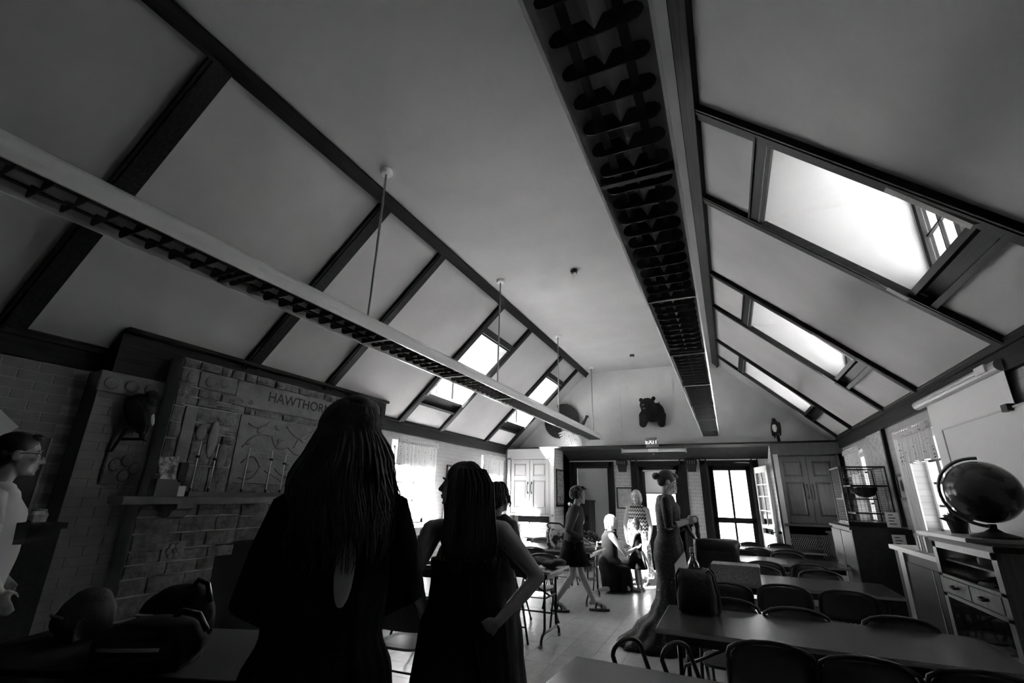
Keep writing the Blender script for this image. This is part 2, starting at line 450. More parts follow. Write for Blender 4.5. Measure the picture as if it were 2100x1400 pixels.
# bricks one by one where the near left wall lets them be told apart
bm_ = None
for r in range(19):
    z0 = 1.03 + r * .0745
    for k in range(6):
        y0 = .80 + k * .215 + (.1 if r % 2 else 0)
        if y0 + .205 > 1.97: continue
        if bm_ is None:
            q = B().box(0, .007, 0, .205, 0, .067).obj('brick', 'brick', wl, bevel=.002); bm_ = q.data
        else:
            q = bpy.data.objects.new('brick', bm_); COL.objects.link(q); q.parent = wl
        q.location = (XL - .001, y0, z0)
def sidewindow(x, sx, a, c, z0, z1, lab):
    nwin[0] += 1
    w_ = root('window_%d' % nwin[0], (x, (a + c) / 2, z0), kind='structure'); w_['label'] = lab
    xg = x + sx * .2; f = B(); t = .06
    for (p, q) in ((a, a + t), (c - t, c), ((a + c) / 2 - .035, (a + c) / 2 + .035)): f.box(xg - .03, xg + .03, p, q, z0, z1)
    f.box(xg - .03, xg + .03, a, c, z0, z0 + t); f.box(xg - .03, xg + .03, a, c, z1 - t, z1)
    f.obj('frame', 'greypaint', w_)
    for (p, q) in ((a + t, (a + c) / 2 - .035), ((a + c) / 2 + .035, c - t)):
        mid = (p + q) / 2; m_ = B(); zs = [z0 + t + (z1 - z0 - 2 * t) * k / 4 for k in range(5)]
        m_.box(xg - .012, xg + .012, mid - .014, mid + .014, z0 + t, z1 - t)
        for z in zs[1:-1]: m_.box(xg - .012, xg + .012, p, q, z - .012, z + .012)
        m_.obj('muntin', 'dark', w_)
        for (u, v) in ((p, mid), (mid, q)):
            for zz, zy in zip(zs, zs[1:]):
                B().box(xg - .003, xg + .003, u + .008, v - .008, zz + .008, zy - .008).obj('pane', 'glass', w_)
    B().box(min(x - sx * .07, xg), max(x - sx * .07, xg), a - .05, c + .12, z0 - .04, z0).obj('sill', 'white', w_)
    portal('sky_portal', (x + sx * .28, (a + c) / 2, (z0 + z1) / 2), (0, sx * PI / 2, 0), z1 - z0, c - a)
    return w_
sidewindow(XL, -1, *LW[0], 'left wall casement under the nearer sprigged valance')
sidewindow(XL, -1, *LW[1], 'left wall casement beside the pale panelled cupboard')
sidewindow(XR, 1, *RW[0], 'right wall casement partly behind the pull-down screen')
sidewindow(XR, 1, *RW[1], 'right wall casement behind the wire cage')

# ---- gable, ledge, slanting header, far wall
S('wall_gable', 'gable', B().prism([(XL, 11.0, 2.56), (XR, 11.0, 2.56), (XR, 11.0, 2.62), (.11, 11.0, 4.5), (-2.98, 11.0, 4.5), (XL, 11.0, 2.62)], (0, .1, 0)), 'grey boarded gable wall with trophies')
for x in (-3.35, -2.13, -.91, .31): trim(B().box(x - .008, x + .008, 10.992, 11.0, 2.6, 4.45 if -2.8 < x < 0 else 3.9 if x < -1 else 4.15), 'gable', 'thin batten over a gable seam')
b = B(); b.box(XL, XR, YF, 11.0, 2.565, 2.60)
S('trim_ledge', 'matte', b, 'dark ledge along the foot of the gable')
b = B(); b.prism([(-3.54, 10.82, 2.565), (-3.54, 11.44, 2.36), (-3.54, 11.6, 2.36), (-3.54, 11.6, 2.565)], (4.39, 0, 0))
S('trim_header', 'matte', b, 'dark slanting board above the far doors')
trim(B().box(-3.54, .85, 11.39, 11.45, 2.345, 2.365), 'white', 'thin pale strip above the far doors')
DO = [(-3.40, -2.58, 0, 2.22), (-1.90, -.94, 0, 2.26), (-.38, .52, 0, 2.26)]
b = B(); xs = -3.54
for (a, c, z0, z1) in DO:
    b.box(xs, a, 11.44, 11.7, 0, 2.4); b.box(a, c, 11.44, 11.7, z1, 2.4); xs = c
b.box(xs, .86, 11.44, 11.7, 0, 2.4)
wf = S('wall_far', 'brickB', b, 'glazed white brick wall between the far doors')
# wings each side
S('wall_wing_left', 'brickB', B().box(-3.60, -3.54, 10.25, 11.5, 0, 2.565), 'brick side of the left wing beside the hanging print')
S('wall_wing_right', 'brickB', B().box(.85, .91, 10.25, 11.5, 0, 2.565), 'brick side of the right wing behind the open door')
for (x0, x1, nm) in ((-3.62, -3.54, 'l'), (.85, .93, 'r')):
    trim(B().box(x0, x1, YF - .01, 10.26, 0, 2.36), 'white' if nm == 'l' else 'greypaint', 'upright edge board of the wing')
def cupboard(x0, x1, lab, pm='greypaint'):
    """panelled cupboard over a grilled radiator recess, built into the wing"""
    c = root('panelled_cupboard', ((x0 + x1) / 2, YF, 0), label=lab, cat='cupboard')
    bd = B(); bd.box(x0, x1, YF + .06, YF + .1, 1.14, 2.37); bd.box(x0 - .08, x0, YF, YF + .1, 0, 2.37); bd.box(x1, x1 + .05, YF, YF + .1, .9, 2.37)
    bd.box(x0 - .08, x1 + .05, YF, YF + .1, 2.33, 2.37); bd.obj('case', pm, c)
    B().box(x0 - .08, x1 + .13, YF - .012, YF + .05, 2.36, 2.562).obj('fascia', pm, c)
    B().box(x0 - .03, x1 + .09, YF - .06, YF + .1, 1.10, 1.14).obj('shelf', pm, c)
    xm = (x0 + x1) / 2
    for (p, q, s) in ((x0 + .01, xm - .003, 1), (xm + .003, x1 - .01, -1)):
        d = B(); st = .085; y0, y1 = YF + .02, YF + .055
        d.box(p, p + st, y0, y1, 1.15, 2.32); d.box(q - st, q, y0, y1, 1.15, 2.32)
        for (z0, z1) in ((1.15, 1.27), (1.86, 1.96), (2.23, 2.32)): d.box(p + st, q - st, y0, y1, z0, z1)
        dr = d.obj('door', pm, c, bevel=.004)
        for (z0, z1) in ((1.27, 1.86), (1.96, 2.23)):
            k = .035; u0, u1 = p + st, q - st
            B().box(u0, u1, YF + .045, YF + .058, z0, z1).poly([(u0, YF + .046, z0), (u1, YF + .046, z0), (u1, YF + .046, z1), (u0, YF + .046, z1), (u0 + k, YF + .026, z0 + k), (u1 - k, YF + .026, z0 + k), (u1 - k, YF + .026, z1 - k), (u0 + k, YF + .026, z1 - k)],
                [(0, 1, 5, 4), (1, 2, 6, 5), (2, 3, 7, 6), (3, 0, 4, 7), (4, 5, 6, 7)]).obj('panel', pm, dr)
        hx = xm - s * .045
        B().tube([(hx, YF + .02, 1.60), (hx, YF - .02, 1.61), (hx, YF - .03, 1.66), (hx, YF - .03, 1.72), (hx, YF - .02, 1.77), (hx, YF + .02, 1.78)], .009, 6).ell((hx, YF + .012, 1.80), (.016, .008, .03)).ell((hx, YF + .012, 1.585), (.014, .008, .025)).obj('handle', 'blk', dr, smooth=True)
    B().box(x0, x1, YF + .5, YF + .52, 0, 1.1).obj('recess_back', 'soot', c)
    g = B(); gz0, gz1 = .12, .96
    g.box(x0, x1, YF + .02, YF + .05, gz1 - .04, gz1); g.box(x0, x1, YF + .02, YF + .05, gz0, gz0 + .04)
    for x in (x0 + .02, xm, x1 - .02): g.box(x - .02, x + .02, YF + .02, YF + .05, gz0, gz1)
    gr = g.obj('grille_frame', pm, c)
    d = B(); st = .033
    for (p, q) in ((x0 + .04, xm - .02), (xm + .02, x1 - .04)):
        W, H = q - p, gz1 - gz0 - .08; n = int((W + H * .5) / st)
        for i in range(n + 1):
            for sgn in (1, -1):
                # strip from bottom going up at slope 2:1
                u0 = -H * .5 + i * st; z_a = 0; u1 = u0 + H * .5; z_b = H
                if u0 < 0: z_a = -u0 * 2; u0 = 0
                if u1 > W: z_b = H - (u1 - W) * 2; u1 = W
                if z_b - z_a < .02: continue
                A = (p + u0, p + u1) if sgn > 0 else (q - u0, q - u1)
                d.tube([(A[0], YF + .035, gz0 + .04 + z_a), (A[1], YF + .035, gz0 + .04 + z_b)], .0035, 3)
    d.obj('grille', 'mesh', gr)
    return c
cupboard(-4.62, -3.66, 'pale panelled double cupboard above the left grille, beside the left window')
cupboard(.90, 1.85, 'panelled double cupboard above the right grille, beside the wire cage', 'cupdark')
S('wall_wing_back', 'greypaint', B().box(XL, -3.54, 10.9, 11.5, 0, 2.56), 'back of the left wing').hide_render = False
S('wall_wing_end', 'greypaint', B().box(.91, XR, 10.9, 11.5, 0, 2.56), 'back of the right wing')

# ---- far doors
def frame(a, c, z1, par, m='trimz'):
    f = B()
    for (p, q) in ((a - .14, a), (c, c + .13)): f.box(p, q, 11.40, 11.46, 0, z1 + .12)
    f.box(a - .14, c + .13, 11.40, 11.46, z1, z1 + .12)
    for (p, q) in ((a - .14, a - .115), (a - .02, a + .01), (c - .01, c + .02), (c + .105, c + .13)): f.box(p, q, 11.385, 11.45, 0, z1 + .12)
    f.box(a, c, 11.46, 11.68, z1 - .03, z1); f.box(a, a + .03, 11.46, 11.68, 0, z1); f.box(c - .03, c, 11.46, 11.68, 0, z1)
    return f.obj('frame', m, par)
d1 = root('door_1', (-3.0, 11.44, 0), kind='structure'); d1['label'] = 'closed pale door in dark frame behind the low bookcase'
frame(-3.40, -2.58, 2.22, d1)
B().box(-3.36, -2.62, 11.50, 11.54, .02, 2.19).obj('leaf', 'white', d1)
B().box(-3.34, -2.64, 11.49, 11.502, 2.11, 2.17).obj('rail', 'white', d1)
B().lathe([(0, 0), (.022, 0), (.028, .02), (.02, .04), (0, .042)], (-2.69, 11.49, .98), axis=1).xf(Matrix.Identity(4)).obj('knob', 'steel', d1, smooth=True)
def glazed(par, a, c, y, zs, cols, m='trimz', st=.1, rails=()):
    """glazed leaf in the y plane: stiles, rails, bars, a pane for each light"""
    f = B()
    f.box(a, a + st, y - .02, y + .02, .02, zs[-1] + .1); f.box(c - st, c, y - .02, y + .02, .02, zs[-1] + .1)
    f.box(a, c, y - .02, y + .02, zs[-1], zs[-1] + .1)
    f.box(a, c, y - .02, y + .02, .02, zs[0])
    for (r0, r1) in rails: f.box(a, c, y - .02, y + .02, r0, r1)
    lf = f.obj('leaf', m, par)
    us = [a + st + (c - a - 2 * st) * k / cols for k in range(cols + 1)]
    mb = B()
    for u in us[1:-1]: mb.box(u - .022, u + .022, y - .015, y + .015, zs[0], zs[-1])
    if cols > 1: mb.obj('muntin', m, lf)
    edges = [zs[0]] + [v for r in rails for v in r] + [zs[-1]]
    for z0, z1 in zip(edges[::2], edges[1::2]):
        for u0, u1 in zip(us, us[1:]):
            B().box(u0 + .011, u1 - .011, y - .003, y + .003, z0, z1).obj('pane', 'glass', lf)
    return lf
d2 = root('door_2', (-1.42, 11.44, 0), kind='structure'); d2['label'] = 'middle glazed door with short roller shade'
frame(-1.90, -.94, 2.26, d2)
glazed(d2, -1.87, -.97, 11.56, [.95, 2.13], 1, st=.13, rails=((1.62, 1.66),))
B().box(-1.74, -1.06, 11.50, 11.508, 1.64, 2.12).obj('roller_shade', 'shade', d2)
B().tube([(-1.78, 11.50, 2.13), (-1.04, 11.50, 2.13)], .022, 10).obj('roller', 'white', d2, smooth=True)
d3 = root('door_3', (.07, 11.44, 0), kind='structure'); d3['label'] = 'bright screen door with two columns of glass, dark frame'
frame(-.38, .52, 2.26, d3)
glazed(d3, -.36, .50, 11.62, [.28, 2.14], 2, st=.105, rails=((1.05, 1.16),))
B().tube([(.1, 11.42, 2.29), (.35, 11.40, 2.30), (.48, 11.38, 2.29)], .014, 6).obj('closer', 'steel', d3)
# the inner leaf stands open into the room
lf = root('door_4', (.56, 11.42, 0), rz=math.radians(-77), kind='structure'); lf['label'] = 'pale glazed inner door standing open beside the right wing'
def L4(b, n, m, p=None, **k): return b.obj(n, m, p or lf, local=True, **k)
f = B(); W = .86; t = .022
f.box(0, .11, -t, t, .02, 2.18); f.box(W - .11, W, -t, t, .02, 2.18); f.box(0, W, -t, t, 2.06, 2.18); f.box(0, W, -t, t, .02, .9); f.box(0, W, -t, t, 1.0, 1.06)
leaf4 = L4(f, 'leaf', 'white')
g = B()
for z in (1.33, 1.6, 1.83): g.box(.11, W - .11, -.014, .014, z - .011, z + .011)
g.box(W / 2 - .011, W / 2 + .011, -.014, .014, 1.06, 2.06); L4(g, 'muntin', 'white')
for x0, x1 in ((.11, W / 2 - .011), (W / 2 + .011, W - .11)):
    for z0, z1 in ((1.06, 1.32), (1.34, 1.59), (1.61, 1.82), (1.84, 2.06)): L4(B().box(x0, x1, -.003, .003, z0, z1), 'pane', 'glass')
L4(B().box(W - .09, W - .03, -.028, .028, .88, 1.02), 'lock_plate', 'blk')
for s in (1, -1): L4(B().tube([(W - .06, s * .02, .95), (W - .06, s * .06, .95)], .012, 8).ell((W - .06, s * .08, .95), (.028, .028, .028)), 'knob', 'blk', smooth=True)
for a, c, z0, z1 in ((-1.74, -1.06, .95, 2.1), (-.25, .4, .28, 2.14)):
    portal('sky_portal', ((a + c) / 2, 11.68, (z0 + z1) / 2), (PI / 2, 0, 0), c - a, z1 - z0).rotation_euler = (-PI / 2, 0, 0)
# ground and paving outside the windows and doors
S('ground_outside', 'ground', B().box(-40, 40, 11.75, 60, -.3, -.12).box(-40, XL - .3, -20, 11.75, -.3, -.12).box(XR + .3, 40, -20, 11.75, -.3, -.12), 'pale paving outside the windows')

# ---------------------------------------------------------------- long hanging light fittings
def text(body, name, m, parent, loc, rot, size, ext=.002, align='CENTER'):
    cu = bpy.data.curves.new(name, 'FONT'); cu.body = body; cu.size = size; cu.extrude = ext; cu.align_x = align; cu.align_y = 'CENTER'
    cu.materials.append(M[m] if isinstance(m, str) else m)
    tmp = bpy.data.objects.new('tmp_text', cu); COL.objects.link(tmp); bpy.context.view_layer.update()
    me = bpy.data.meshes.new_from_object(tmp.evaluated_get(bpy.context.evaluated_depsgraph_get())); bpy.data.objects.remove(tmp)
    o = bpy.data.objects.new(name, me); COL.objects.link(o); o.parent = parent
    mw = Matrix.Translation(loc) @ Euler(rot).to_matrix().to_4x4()
    o.matrix_local = (wm(parent).inverted() @ mw) if parent else mw
    return o
BLADE = [None]
def fitting(xc, zl, y0, y1, label):
    r = root('light_fitting', (xc, 5, zl), label=label, cat='ceiling light', group='long louvred fittings hung from the ceiling')
    hw, hh = .16, .165
    prof = lambda sc: [(hw * sc * math.cos(PI * k / 14), hh * sc * math.sin(PI * k / 14)) for k in range(15)]
    segs = []; y = y0
    while y < y1 - .1: segs.append((y, min(y + 1.33, y1))); y += 1.33
    for a, c in segs:
        b = B(); o_, i_ = prof(1), prof(.975)
        ring = o_ + i_[::-1]
        b.prism([(xc + p[0], a + .004, zl + p[1]) for p in ring], (0, c - a - .008, 0))
        b.obj('shell', 'lampw', r, smooth=False)
        B().sheet([[(xc + p[0], yy, zl + p[1]) for p in prof(.965)] for yy in (a + .006, c - .006)]).obj('reflector', 'refl', r, smooth=True)
        B().prism([(xc + p[0] * 1.006, c - .012, zl + p[1] * 1.006) for p in prof(1.0)] , (0, .02, 0)).obj('joint_band', 'lampw', r)
    B().prism([(xc + p[0], y1 - .02, zl + p[1]) for p in prof(1.01)], (0, .02, 0)).obj('end_cap', 'lampw', r)
    for s in (-1, 1):
        B().box(xc + s * .158 - .006, xc + s * .158 + .006, y0, y1, zl - .014, zl + .012).obj('lip', 'lampw', r)
        B().box(xc + s * .074 - .015, xc + s * .074 + .015, y0, y1, zl + .014, zl + .02).obj('baffle', 'louv', r)
    B().prism([(xc - .036, y0, zl + .075), (xc, y0, zl + .004), (xc + .036, y0, zl + .075)], (0, y1 - y0, 0)).obj('spine', 'lampw', r)
    # cross blades with rounded ends
    y = y0 + .09
    while y < y1 - .05:
        if BLADE[0] is None:
            pts = []
            for s in (1, -1):
                for k in range(7):
                    a = -PI / 2 + PI * k / 6
                    pts.append((s * (.102 + .036 * math.cos(a)), 0, s * .036 * math.sin(a)))
            q = B().prism(pts, (0, .004, 0)).obj('blade', 'louv', r, local=True); BLADE[0] = q.data
        else:
            q = bpy.data.objects.new('blade', BLADE[0]); COL.objects.link(q); q.parent = r
        q.location = (0, y - 5, .02); y += .125
    for a, c in segs[1:]:
        B().box(xc - .15, xc + .15, a - .012, a + .012, zl - .012, zl + .03).obj('joiner', 'louv', r)
    return r
lfL = fitting(-2.665, 2.79, -1.0, 10.72, 'long white light fitting on rods on the fireplace side')
lfR = fitting(-.20, 2.79, -1.0, 10.72, 'long white light fitting overhead on the globe side')
for r, xc, ys in ((lfL, -2.66, (.30, 2.853, 5.411, 7.986, 10.451)), (lfR, -.20, (.30, 2.853, 5.411, 7.986, 10.451))):
    for y in ys:
        rd = B().tube([(xc, y, ZC - .02), (xc, y, 2.95)], .011, 8).obj('rod', 'steel', r, smooth=True)
        B().lathe([(.0, -.045), (.05, -.045), (.062, -.03), (.062, 0), (0, 0)], (xc, y, ZC), 20).obj('canopy', 'lampw', rd, smooth=False)
for x, y, lab in ((-1.587, 5.494, 'small dark ceiling detector nearer the camera'), (-1.573, 9.775, 'small dark ceiling detector nearer the gable')):
    t = root('smoke_detector', (x, y, ZC), label=lab, cat='detector', group='ceiling detectors')
    B().lathe([(0, -.05), (.04, -.05), (.05, -.03), (.05, 0), (0, 0)], (x, y, ZC), 16).obj('housing', 'blk', t)
    B().lathe([(0, -.07), (.02, -.07), (.025, -.05), (0, -.05)], (x, y, ZC), 12).obj('lens', 'white', t)

# ---------------------------------------------------------------- chimney breast, fireplace
ch = root('fireplace', (-4.4, 3.9, 0), label='carved stone fireplace with mantel on the left wall', cat='fireplace')
hd = B(); hd.box(XL, -4.58, 2.03, 5.5, 2.66, 2.83); hd.box(XL, -4.50, 2.03, 5.5, 2.795, 2.83); hd.box(XL, -4.58, 2.03, 2.45, 2.44, 2.66); hd.obj('header_board', 'trim', ch)
v = B().box(XL, -4.56, 5.12, 5.5, 2.50, 2.80).obj('vent_board', 'trimx', ch)
for k in range(4): B().box(-4.565, -4.555, 5.17 + k * .075, 5.19 + k * .075, 2.58, 2.73).obj('slot', 'soot', v)
B().box(XL, -4.58, 1.97, 2.46, 0, 2.44).obj('pier', 'mortar', ch)
me = None
pb = B()
for r_ in range(32):                       # painted bricks on the pier face
    z0 = .04 + r_ * .0705
    for k in range(3):
        y0 = 1.972 + k * .215 - (.1 if r_ % 2 else 0); y1 = min(y0 + .207, 2.455); y0 = max(y0, 1.972)
        if y1 - y0 < .03 or z0 > 2.2: continue
        pb.box(-4.582, -4.576, y0, y1, z0, z0 + .0655)
pb.obj('brickwork', 'brick', ch, kind='stuff')
c_ = B().box(-4.60, -4.555, 1.95, 2.46, 2.27, 2.44)
cap_ = c_.obj('capital', 'stone2', ch, bevel=.006)
for k in range(3): B().ell((-4.552, 2.04 + k * .15, 2.345), (.012, .055, .05)).obj('boss', 'stone2', cap_, smooth=True)
# body of the breast with the opening
XB = -4.38; bd = B()
bd.box(XL, XB - .02, 2.46, 5.12, 1.40, 2.67); bd.box(XL, XB - .02, 2.40, 3.14, 0, 1.42); bd.box(XL, XB - .02, 4.62, 5.12, 0, 1.42); bd.box(XL, XB - .02, 3.14, 4.62, 1.06, 1.42)
bd.obj('core', 'joint', ch)
fb = B(); fb.box(XL, XL + .03, 3.14, 4.62, 0, 1.06); fb.box(XL, XB - .03, 3.14, 3.16, 0, 1.06); fb.box(XL, XB - .03, 4.60, 4.62, 0, 1.06); fb.box(XL, XB, 3.14, 4.62, 1.03, 1.06); fb.box(XL, -3.9, 2.4, 5.12, 0, .06)
fb.obj('firebox', 'soot', ch)
me = B().box(-4.40, -4.20, 2.16, 5.3, 1.405, 1.465).obj('mantel_shelf', 'stone2', ch, bevel=.008)
for y in (2.66, 4.9):
    B().prism([(XB - .02, y - .07, 1.405), (-4.22, y - .07, 1.405), (-4.22, y - .07, 1.37), (-4.27, y - .07, 1.35), (-4.31, y - .07, 1.30), (XB - .02, y - .07, 1.28)], (0, .14, 0)).obj('corbel', 'stone2', ch)
rs = random.Random(3)
def stones(y0, y1, z0, z1, hs, wmin, wmax, skip=None, m='stone', name='stone'):
    z = z0
    while z < z1 - .02:
        h = min(rs.choice(hs), z1 - z); y = y0
        if z1 - z - h < .04: h = z1 - z
        while y < y1 - .01:
            wd = rs.uniform(wmin, wmax)
            if y1 - y - wd < wmin * .7: wd = y1 - y
            a, c = y + .006, y + wd - .006
            if not (skip and skip(a, c, z, z + h)):
                pr = rs.uniform(.002, .022); q = B()
                yy = [a, (a + c) / 2, c]; zz = [z + .006, z + h / 2, z + h - .006]
                j = lambda: rs.uniform(-.005, .005)
                f = [[Vector((XB + pr - .012 * (u != 1) - .008 * (v_ != 1) + j(), yy[u] + j(), zz[v_] + j())) for u in range(3)] for v_ in range(3)]
                back = [Vector((XB - .03, yy[u], zz[v_])) for (u, v_) in ((0, 0), (2, 0), (2, 2), (0, 2))]
                pts = [p for row in f for p in row] + back
                q.poly(pts, [(0, 1, 4, 3), (1, 2, 5, 4), (3, 4, 7, 6), (4, 5, 8, 7), (0, 9, 10, 2, 1), (2, 10, 11, 8, 5), (8, 11, 12, 6, 7), (6, 12, 9, 0, 3)])
                q.obj(name, m, ch)
            y += wd
        z += h
op = lambda a, c, z0, z1: (a < 4.62 and c > 3.14 and z0 < 1.05)
stones(2.40, 3.14, .06, .94, (.10, .13, .16), .16, .36)
stones(4.62, 5.12, .06, .94, (.10, .13, .16), .16, .3)
stones(2.40, 3.3, .94, 1.40, (.10, .115, .13), .18, .4, lambda a, c, z0, z1: 2.62 < (a + c) / 2 < 2.84 and z0 < 1.08)
stones(3.3, 4.5, 1.06, 1.40, (.11, .115), .3, .5)
stones(4.5, 5.12, .94, 1.40, (.10, .115, .13), .18, .3)
# carved rosette on a square block
ro = B().box(XB - .02, XB + .012, 2.64, 2.83, .95, 1.10).obj('carved_block', 'stone2', ch, bevel=.004)
for k in range(6):
    a = k * PI / 3
    B().ell((XB + .014, 2.735 + .042 * math.cos(a), 1.025 + .042 * math.sin(a)), (.012, .026, .026)).obj('petal', 'stone2', ro, smooth=True)
B().ell((XB + .02, 2.735, 1.025), (.012, .016, .016)).obj('boss', 'stone2', ro, smooth=True)
# upper carved wall: rough border blocks, plain pilaster slab, lettered frieze, relief panel
stones(2.46, 2.56, 1.47, 2.50, (.14, .17, .2), .1, .12)
stones(2.68, 3.10, 1.47, 2.25, (.09, .13, .2, .26), .2, .36)
stones(2.46, 3.25, 2.25, 2.42, (.08, .09), .12, .3)
stones(3.25, 5.12, 2.25, 2.33, (.08,), .14, .34)
stones(2.46, 5.12, 2.58, 2.67, (.09,), .1, .24)
stones(3.10, 4.6, 1.47, 1.60, (.13,), .5, .9)
stones(4.6, 5.12, 1.47, 2.42, (.12, .16), .2, .4)
stones(2.46, 2.62, 2.42, 2.58, (.16,), .16, .17, m='stone2'); stones(2.62, 3.0, 2.42, 2.58, (.16,), .37, .39, m='stone2')
sl = B().box(XB - .02, XB + .006, 2.565, 2.675, 1.47, 2.24).obj('pilaster_slab', 'stone2', ch, bevel=.003)
fr_ = B().box(XB - .02, XB + .004, 3.0, 5.12, 2.33, 2.58).obj('frieze', 'stone2', ch, bevel=.003)
text('HAWTHORN   GLEN', 'lettering', 'dark', fr_, (XB + .005, 4.06, 2.475), (PI / 2, 0, PI / 2), .15, .0015)
pn = B().box(XB - .02, XB - .004, 3.11, 4.6, 1.60, 2.25).obj('relief_panel', 'stone2', ch, bevel=.003)
def relief(pts, r=.010): B().tube([(XB - .003, y, z) for y, z in pts], [r * (.5 + .5 * math.sin(PI * (i + .7) / (len(pts) + .4))) for i in range(len(pts))], 6).obj('vine', 'stone2', pn, smooth=True)
def curve(p0, p1, bend, n=9):
    (y0, z0), (y1, z1) = p0, p1; o = []
    for i in range(n):
        t = i / (n - 1); k = math.sin(PI * t) * bend
        o.append((y0 + (y1 - y0) * t - (z1 - z0) * k, z0 + (z1 - z0) * t + (y1 - y0) * k))
    return o
for a, c, k in (((3.18, 1.93), (3.5, 2.08), .18), ((3.5, 2.08), (3.72, 1.98), -.3), ((3.72, 1.98), (4.05, 2.0), -.25), ((3.80, 1.98), (3.98, 2.17), .12), ((3.98, 2.17), (4.3, 2.05), .3), ((4.1, 2.1), (4.35, 1.9), -.15), ((4.35, 1.9), (4.5, 1.86), -.3), ((3.2, 2.17), (3.45, 2.22), -.2), ((3.66, 2.20), (4.1, 2.2), -.25), ((4.15, 2.15), (4.5, 2.18), .2),
                ((3.2, 1.78), (3.42, 1.75), .4), ((3.42, 1.75), (3.2, 1.64), .25), ((3.48, 1.72), (3.72, 1.62), .02), ((3.6, 1.75), (3.9, 1.78), -.3), ((3.9, 1.78), (3.75, 1.66), .2), ((4.05, 1.66), (4.3, 1.78), .25), ((4.2, 1.7), (4.4, 1.62), .3)):
    relief(curve(a, c, k))
for y, z, s in ((3.35, 2.13, .05), (3.55, 2.17, .04), (3.6, 2.03, .035), (3.9, 2.08, .04), (4.15, 1.95, .035), (4.42, 2.1, .05), (3.3, 1.72, .045), (3.75, 1.77, .04), (4.3, 1.7, .04), (3.62, 2.0, .06), (3.24, 1.98, .03), (4.48, 1.95, .03)):
    B().ell((XB - .002, y, z), (.012, s, s * .6), Euler((rs.uniform(-1, 1), 0, 0)).to_matrix()).obj('leaf_relief', 'stone2', pn, smooth=True)
ins = B()
for k in range(3):                          # worn incised lines, too faint to read
    y = 3.3 + rs.uniform(0, .12)
    while y < 4.35 - .1 * (k == 0):
        wd = rs.uniform(.015, .05); ins.box(XB - .0045, XB - .0035, y, y + wd, 1.905 - k * .034, 1.917 - k * .034); y += wd + rs.uniform(.012, .03)
ins.obj('worn_inscription', 'stone', pn)
for y0, z0, z1 in ((2.74, 1.95, 2.1), (2.86, 1.8, 2.15), (2.98, 1.7, 1.95), (2.55, 2.44, 2.56), (2.72, 2.44, 2.54), (2.85, 2.46, 2.55)):
    B().ell((XB + .012, y0, (z0 + z1) / 2), (.012, .05, (z1 - z0) / 2)).obj('carving', 'stone2', ch, smooth=True)
B().box(XB - .02, XB + .02, 2.15, 2.44, 1.55, 1.82).xf(Matrix.Translation((-.19, 0, 0))).obj('carved_plaque', 'stone2', ch, bevel=.006)
for k, (y, z) in enumerate(((2.22, 1.7), (2.3, 1.74), (2.37, 1.68), (2.3, 1.62))): B().ell((-4.55, y, z), (.02, .045, .05)).obj('carving', 'stone2', ch, smooth=True)

# things on the mantel
hs_ = B().box(-4.30, -4.22, 2.66, 4.6, 1.466, 1.505).obj('wooden_rail', 'blk'); tag(hs_, 'long black wooden rail along the mantel holding slim rods', 'rail')
rods = [(2.60, 1.94, 1.80), (2.85, 1.93, 1.79), (3.175, 1.925, None), (3.44, 1.93, 1.83), (3.61, 1.905, 1.80), (3.84, 1.90, None)]
names = ['first', 'second', 'third', 'fourth', 'fifth', 'sixth']
for i, (y, zt, zn) in enumerate(rods):
    y = max(y, 2.69)
    t = root('slim_rod', (-4.25, y, 1.505), label='slim pale rod on the mantel rail, %s from the picture card' % names[i], cat='rod', group='slim rods on the mantel rail')
    B().tube([(-4.26, y, 1.505), (-4.255, y, zt)], .006, 8).obj('shaft', 'white', t, smooth=True)
    if zn: B().ell((-4.255, y, zn), (.016, .024, .013)).obj('knot', 'blk', t, smooth=True)
    B().lathe([(0, 0), (.012, 0), (.012, .03), (0, .03)], (-4.26, y, 1.505), 10).obj('socket', 'blk', t)
t = root('picture_card', (-4.26, 2.48, 1.466), label='small leaning picture card with folded top on the mantel end', cat='picture')
B().hexa([(-4.22, 2.40, 1.60), (-4.22, 2.53, 1.60), (-4.235, 2.53, 1.60), (-4.235, 2.40, 1.60), (-4.27, 2.38, 1.77), (-4.27, 2.54, 1.79), (-4.285, 2.54, 1.79), (-4.285, 2.38, 1.77)]).obj('card', 'art', t)
B().box(-4.30, -4.21, 2.38, 2.56, 1.466, 1.60).obj('stand', 'blk', t)
B().box(-4.24, -4.21, 2.535, 2.60, 1.58, 1.74).obj('mount', 'dark', t)
bk = root('leaning_book', (-4.24, 2.60, 1.466), label='pale book leaning on the mantel beside a grey box', cat='book')
B().hexa([(-4.22, 2.42, 1.466), (-4.22, 2.46, 1.466), (-4.30, 2.46, 1.466), (-4.30, 2.42, 1.466), (-4.22, 2.455, 1.565), (-4.22, 2.495, 1.565), (-4.30, 2.495, 1.565), (-4.30, 2.455, 1.565)]).obj('cover', 'paper', bk)
B().box(-4.295, -4.225, 2.50, 2.63, 1.466, 1.55).obj('box', 'greypaint', None, label='small grey box on the mantel beside the leaning book', cat='box', bevel=.003)

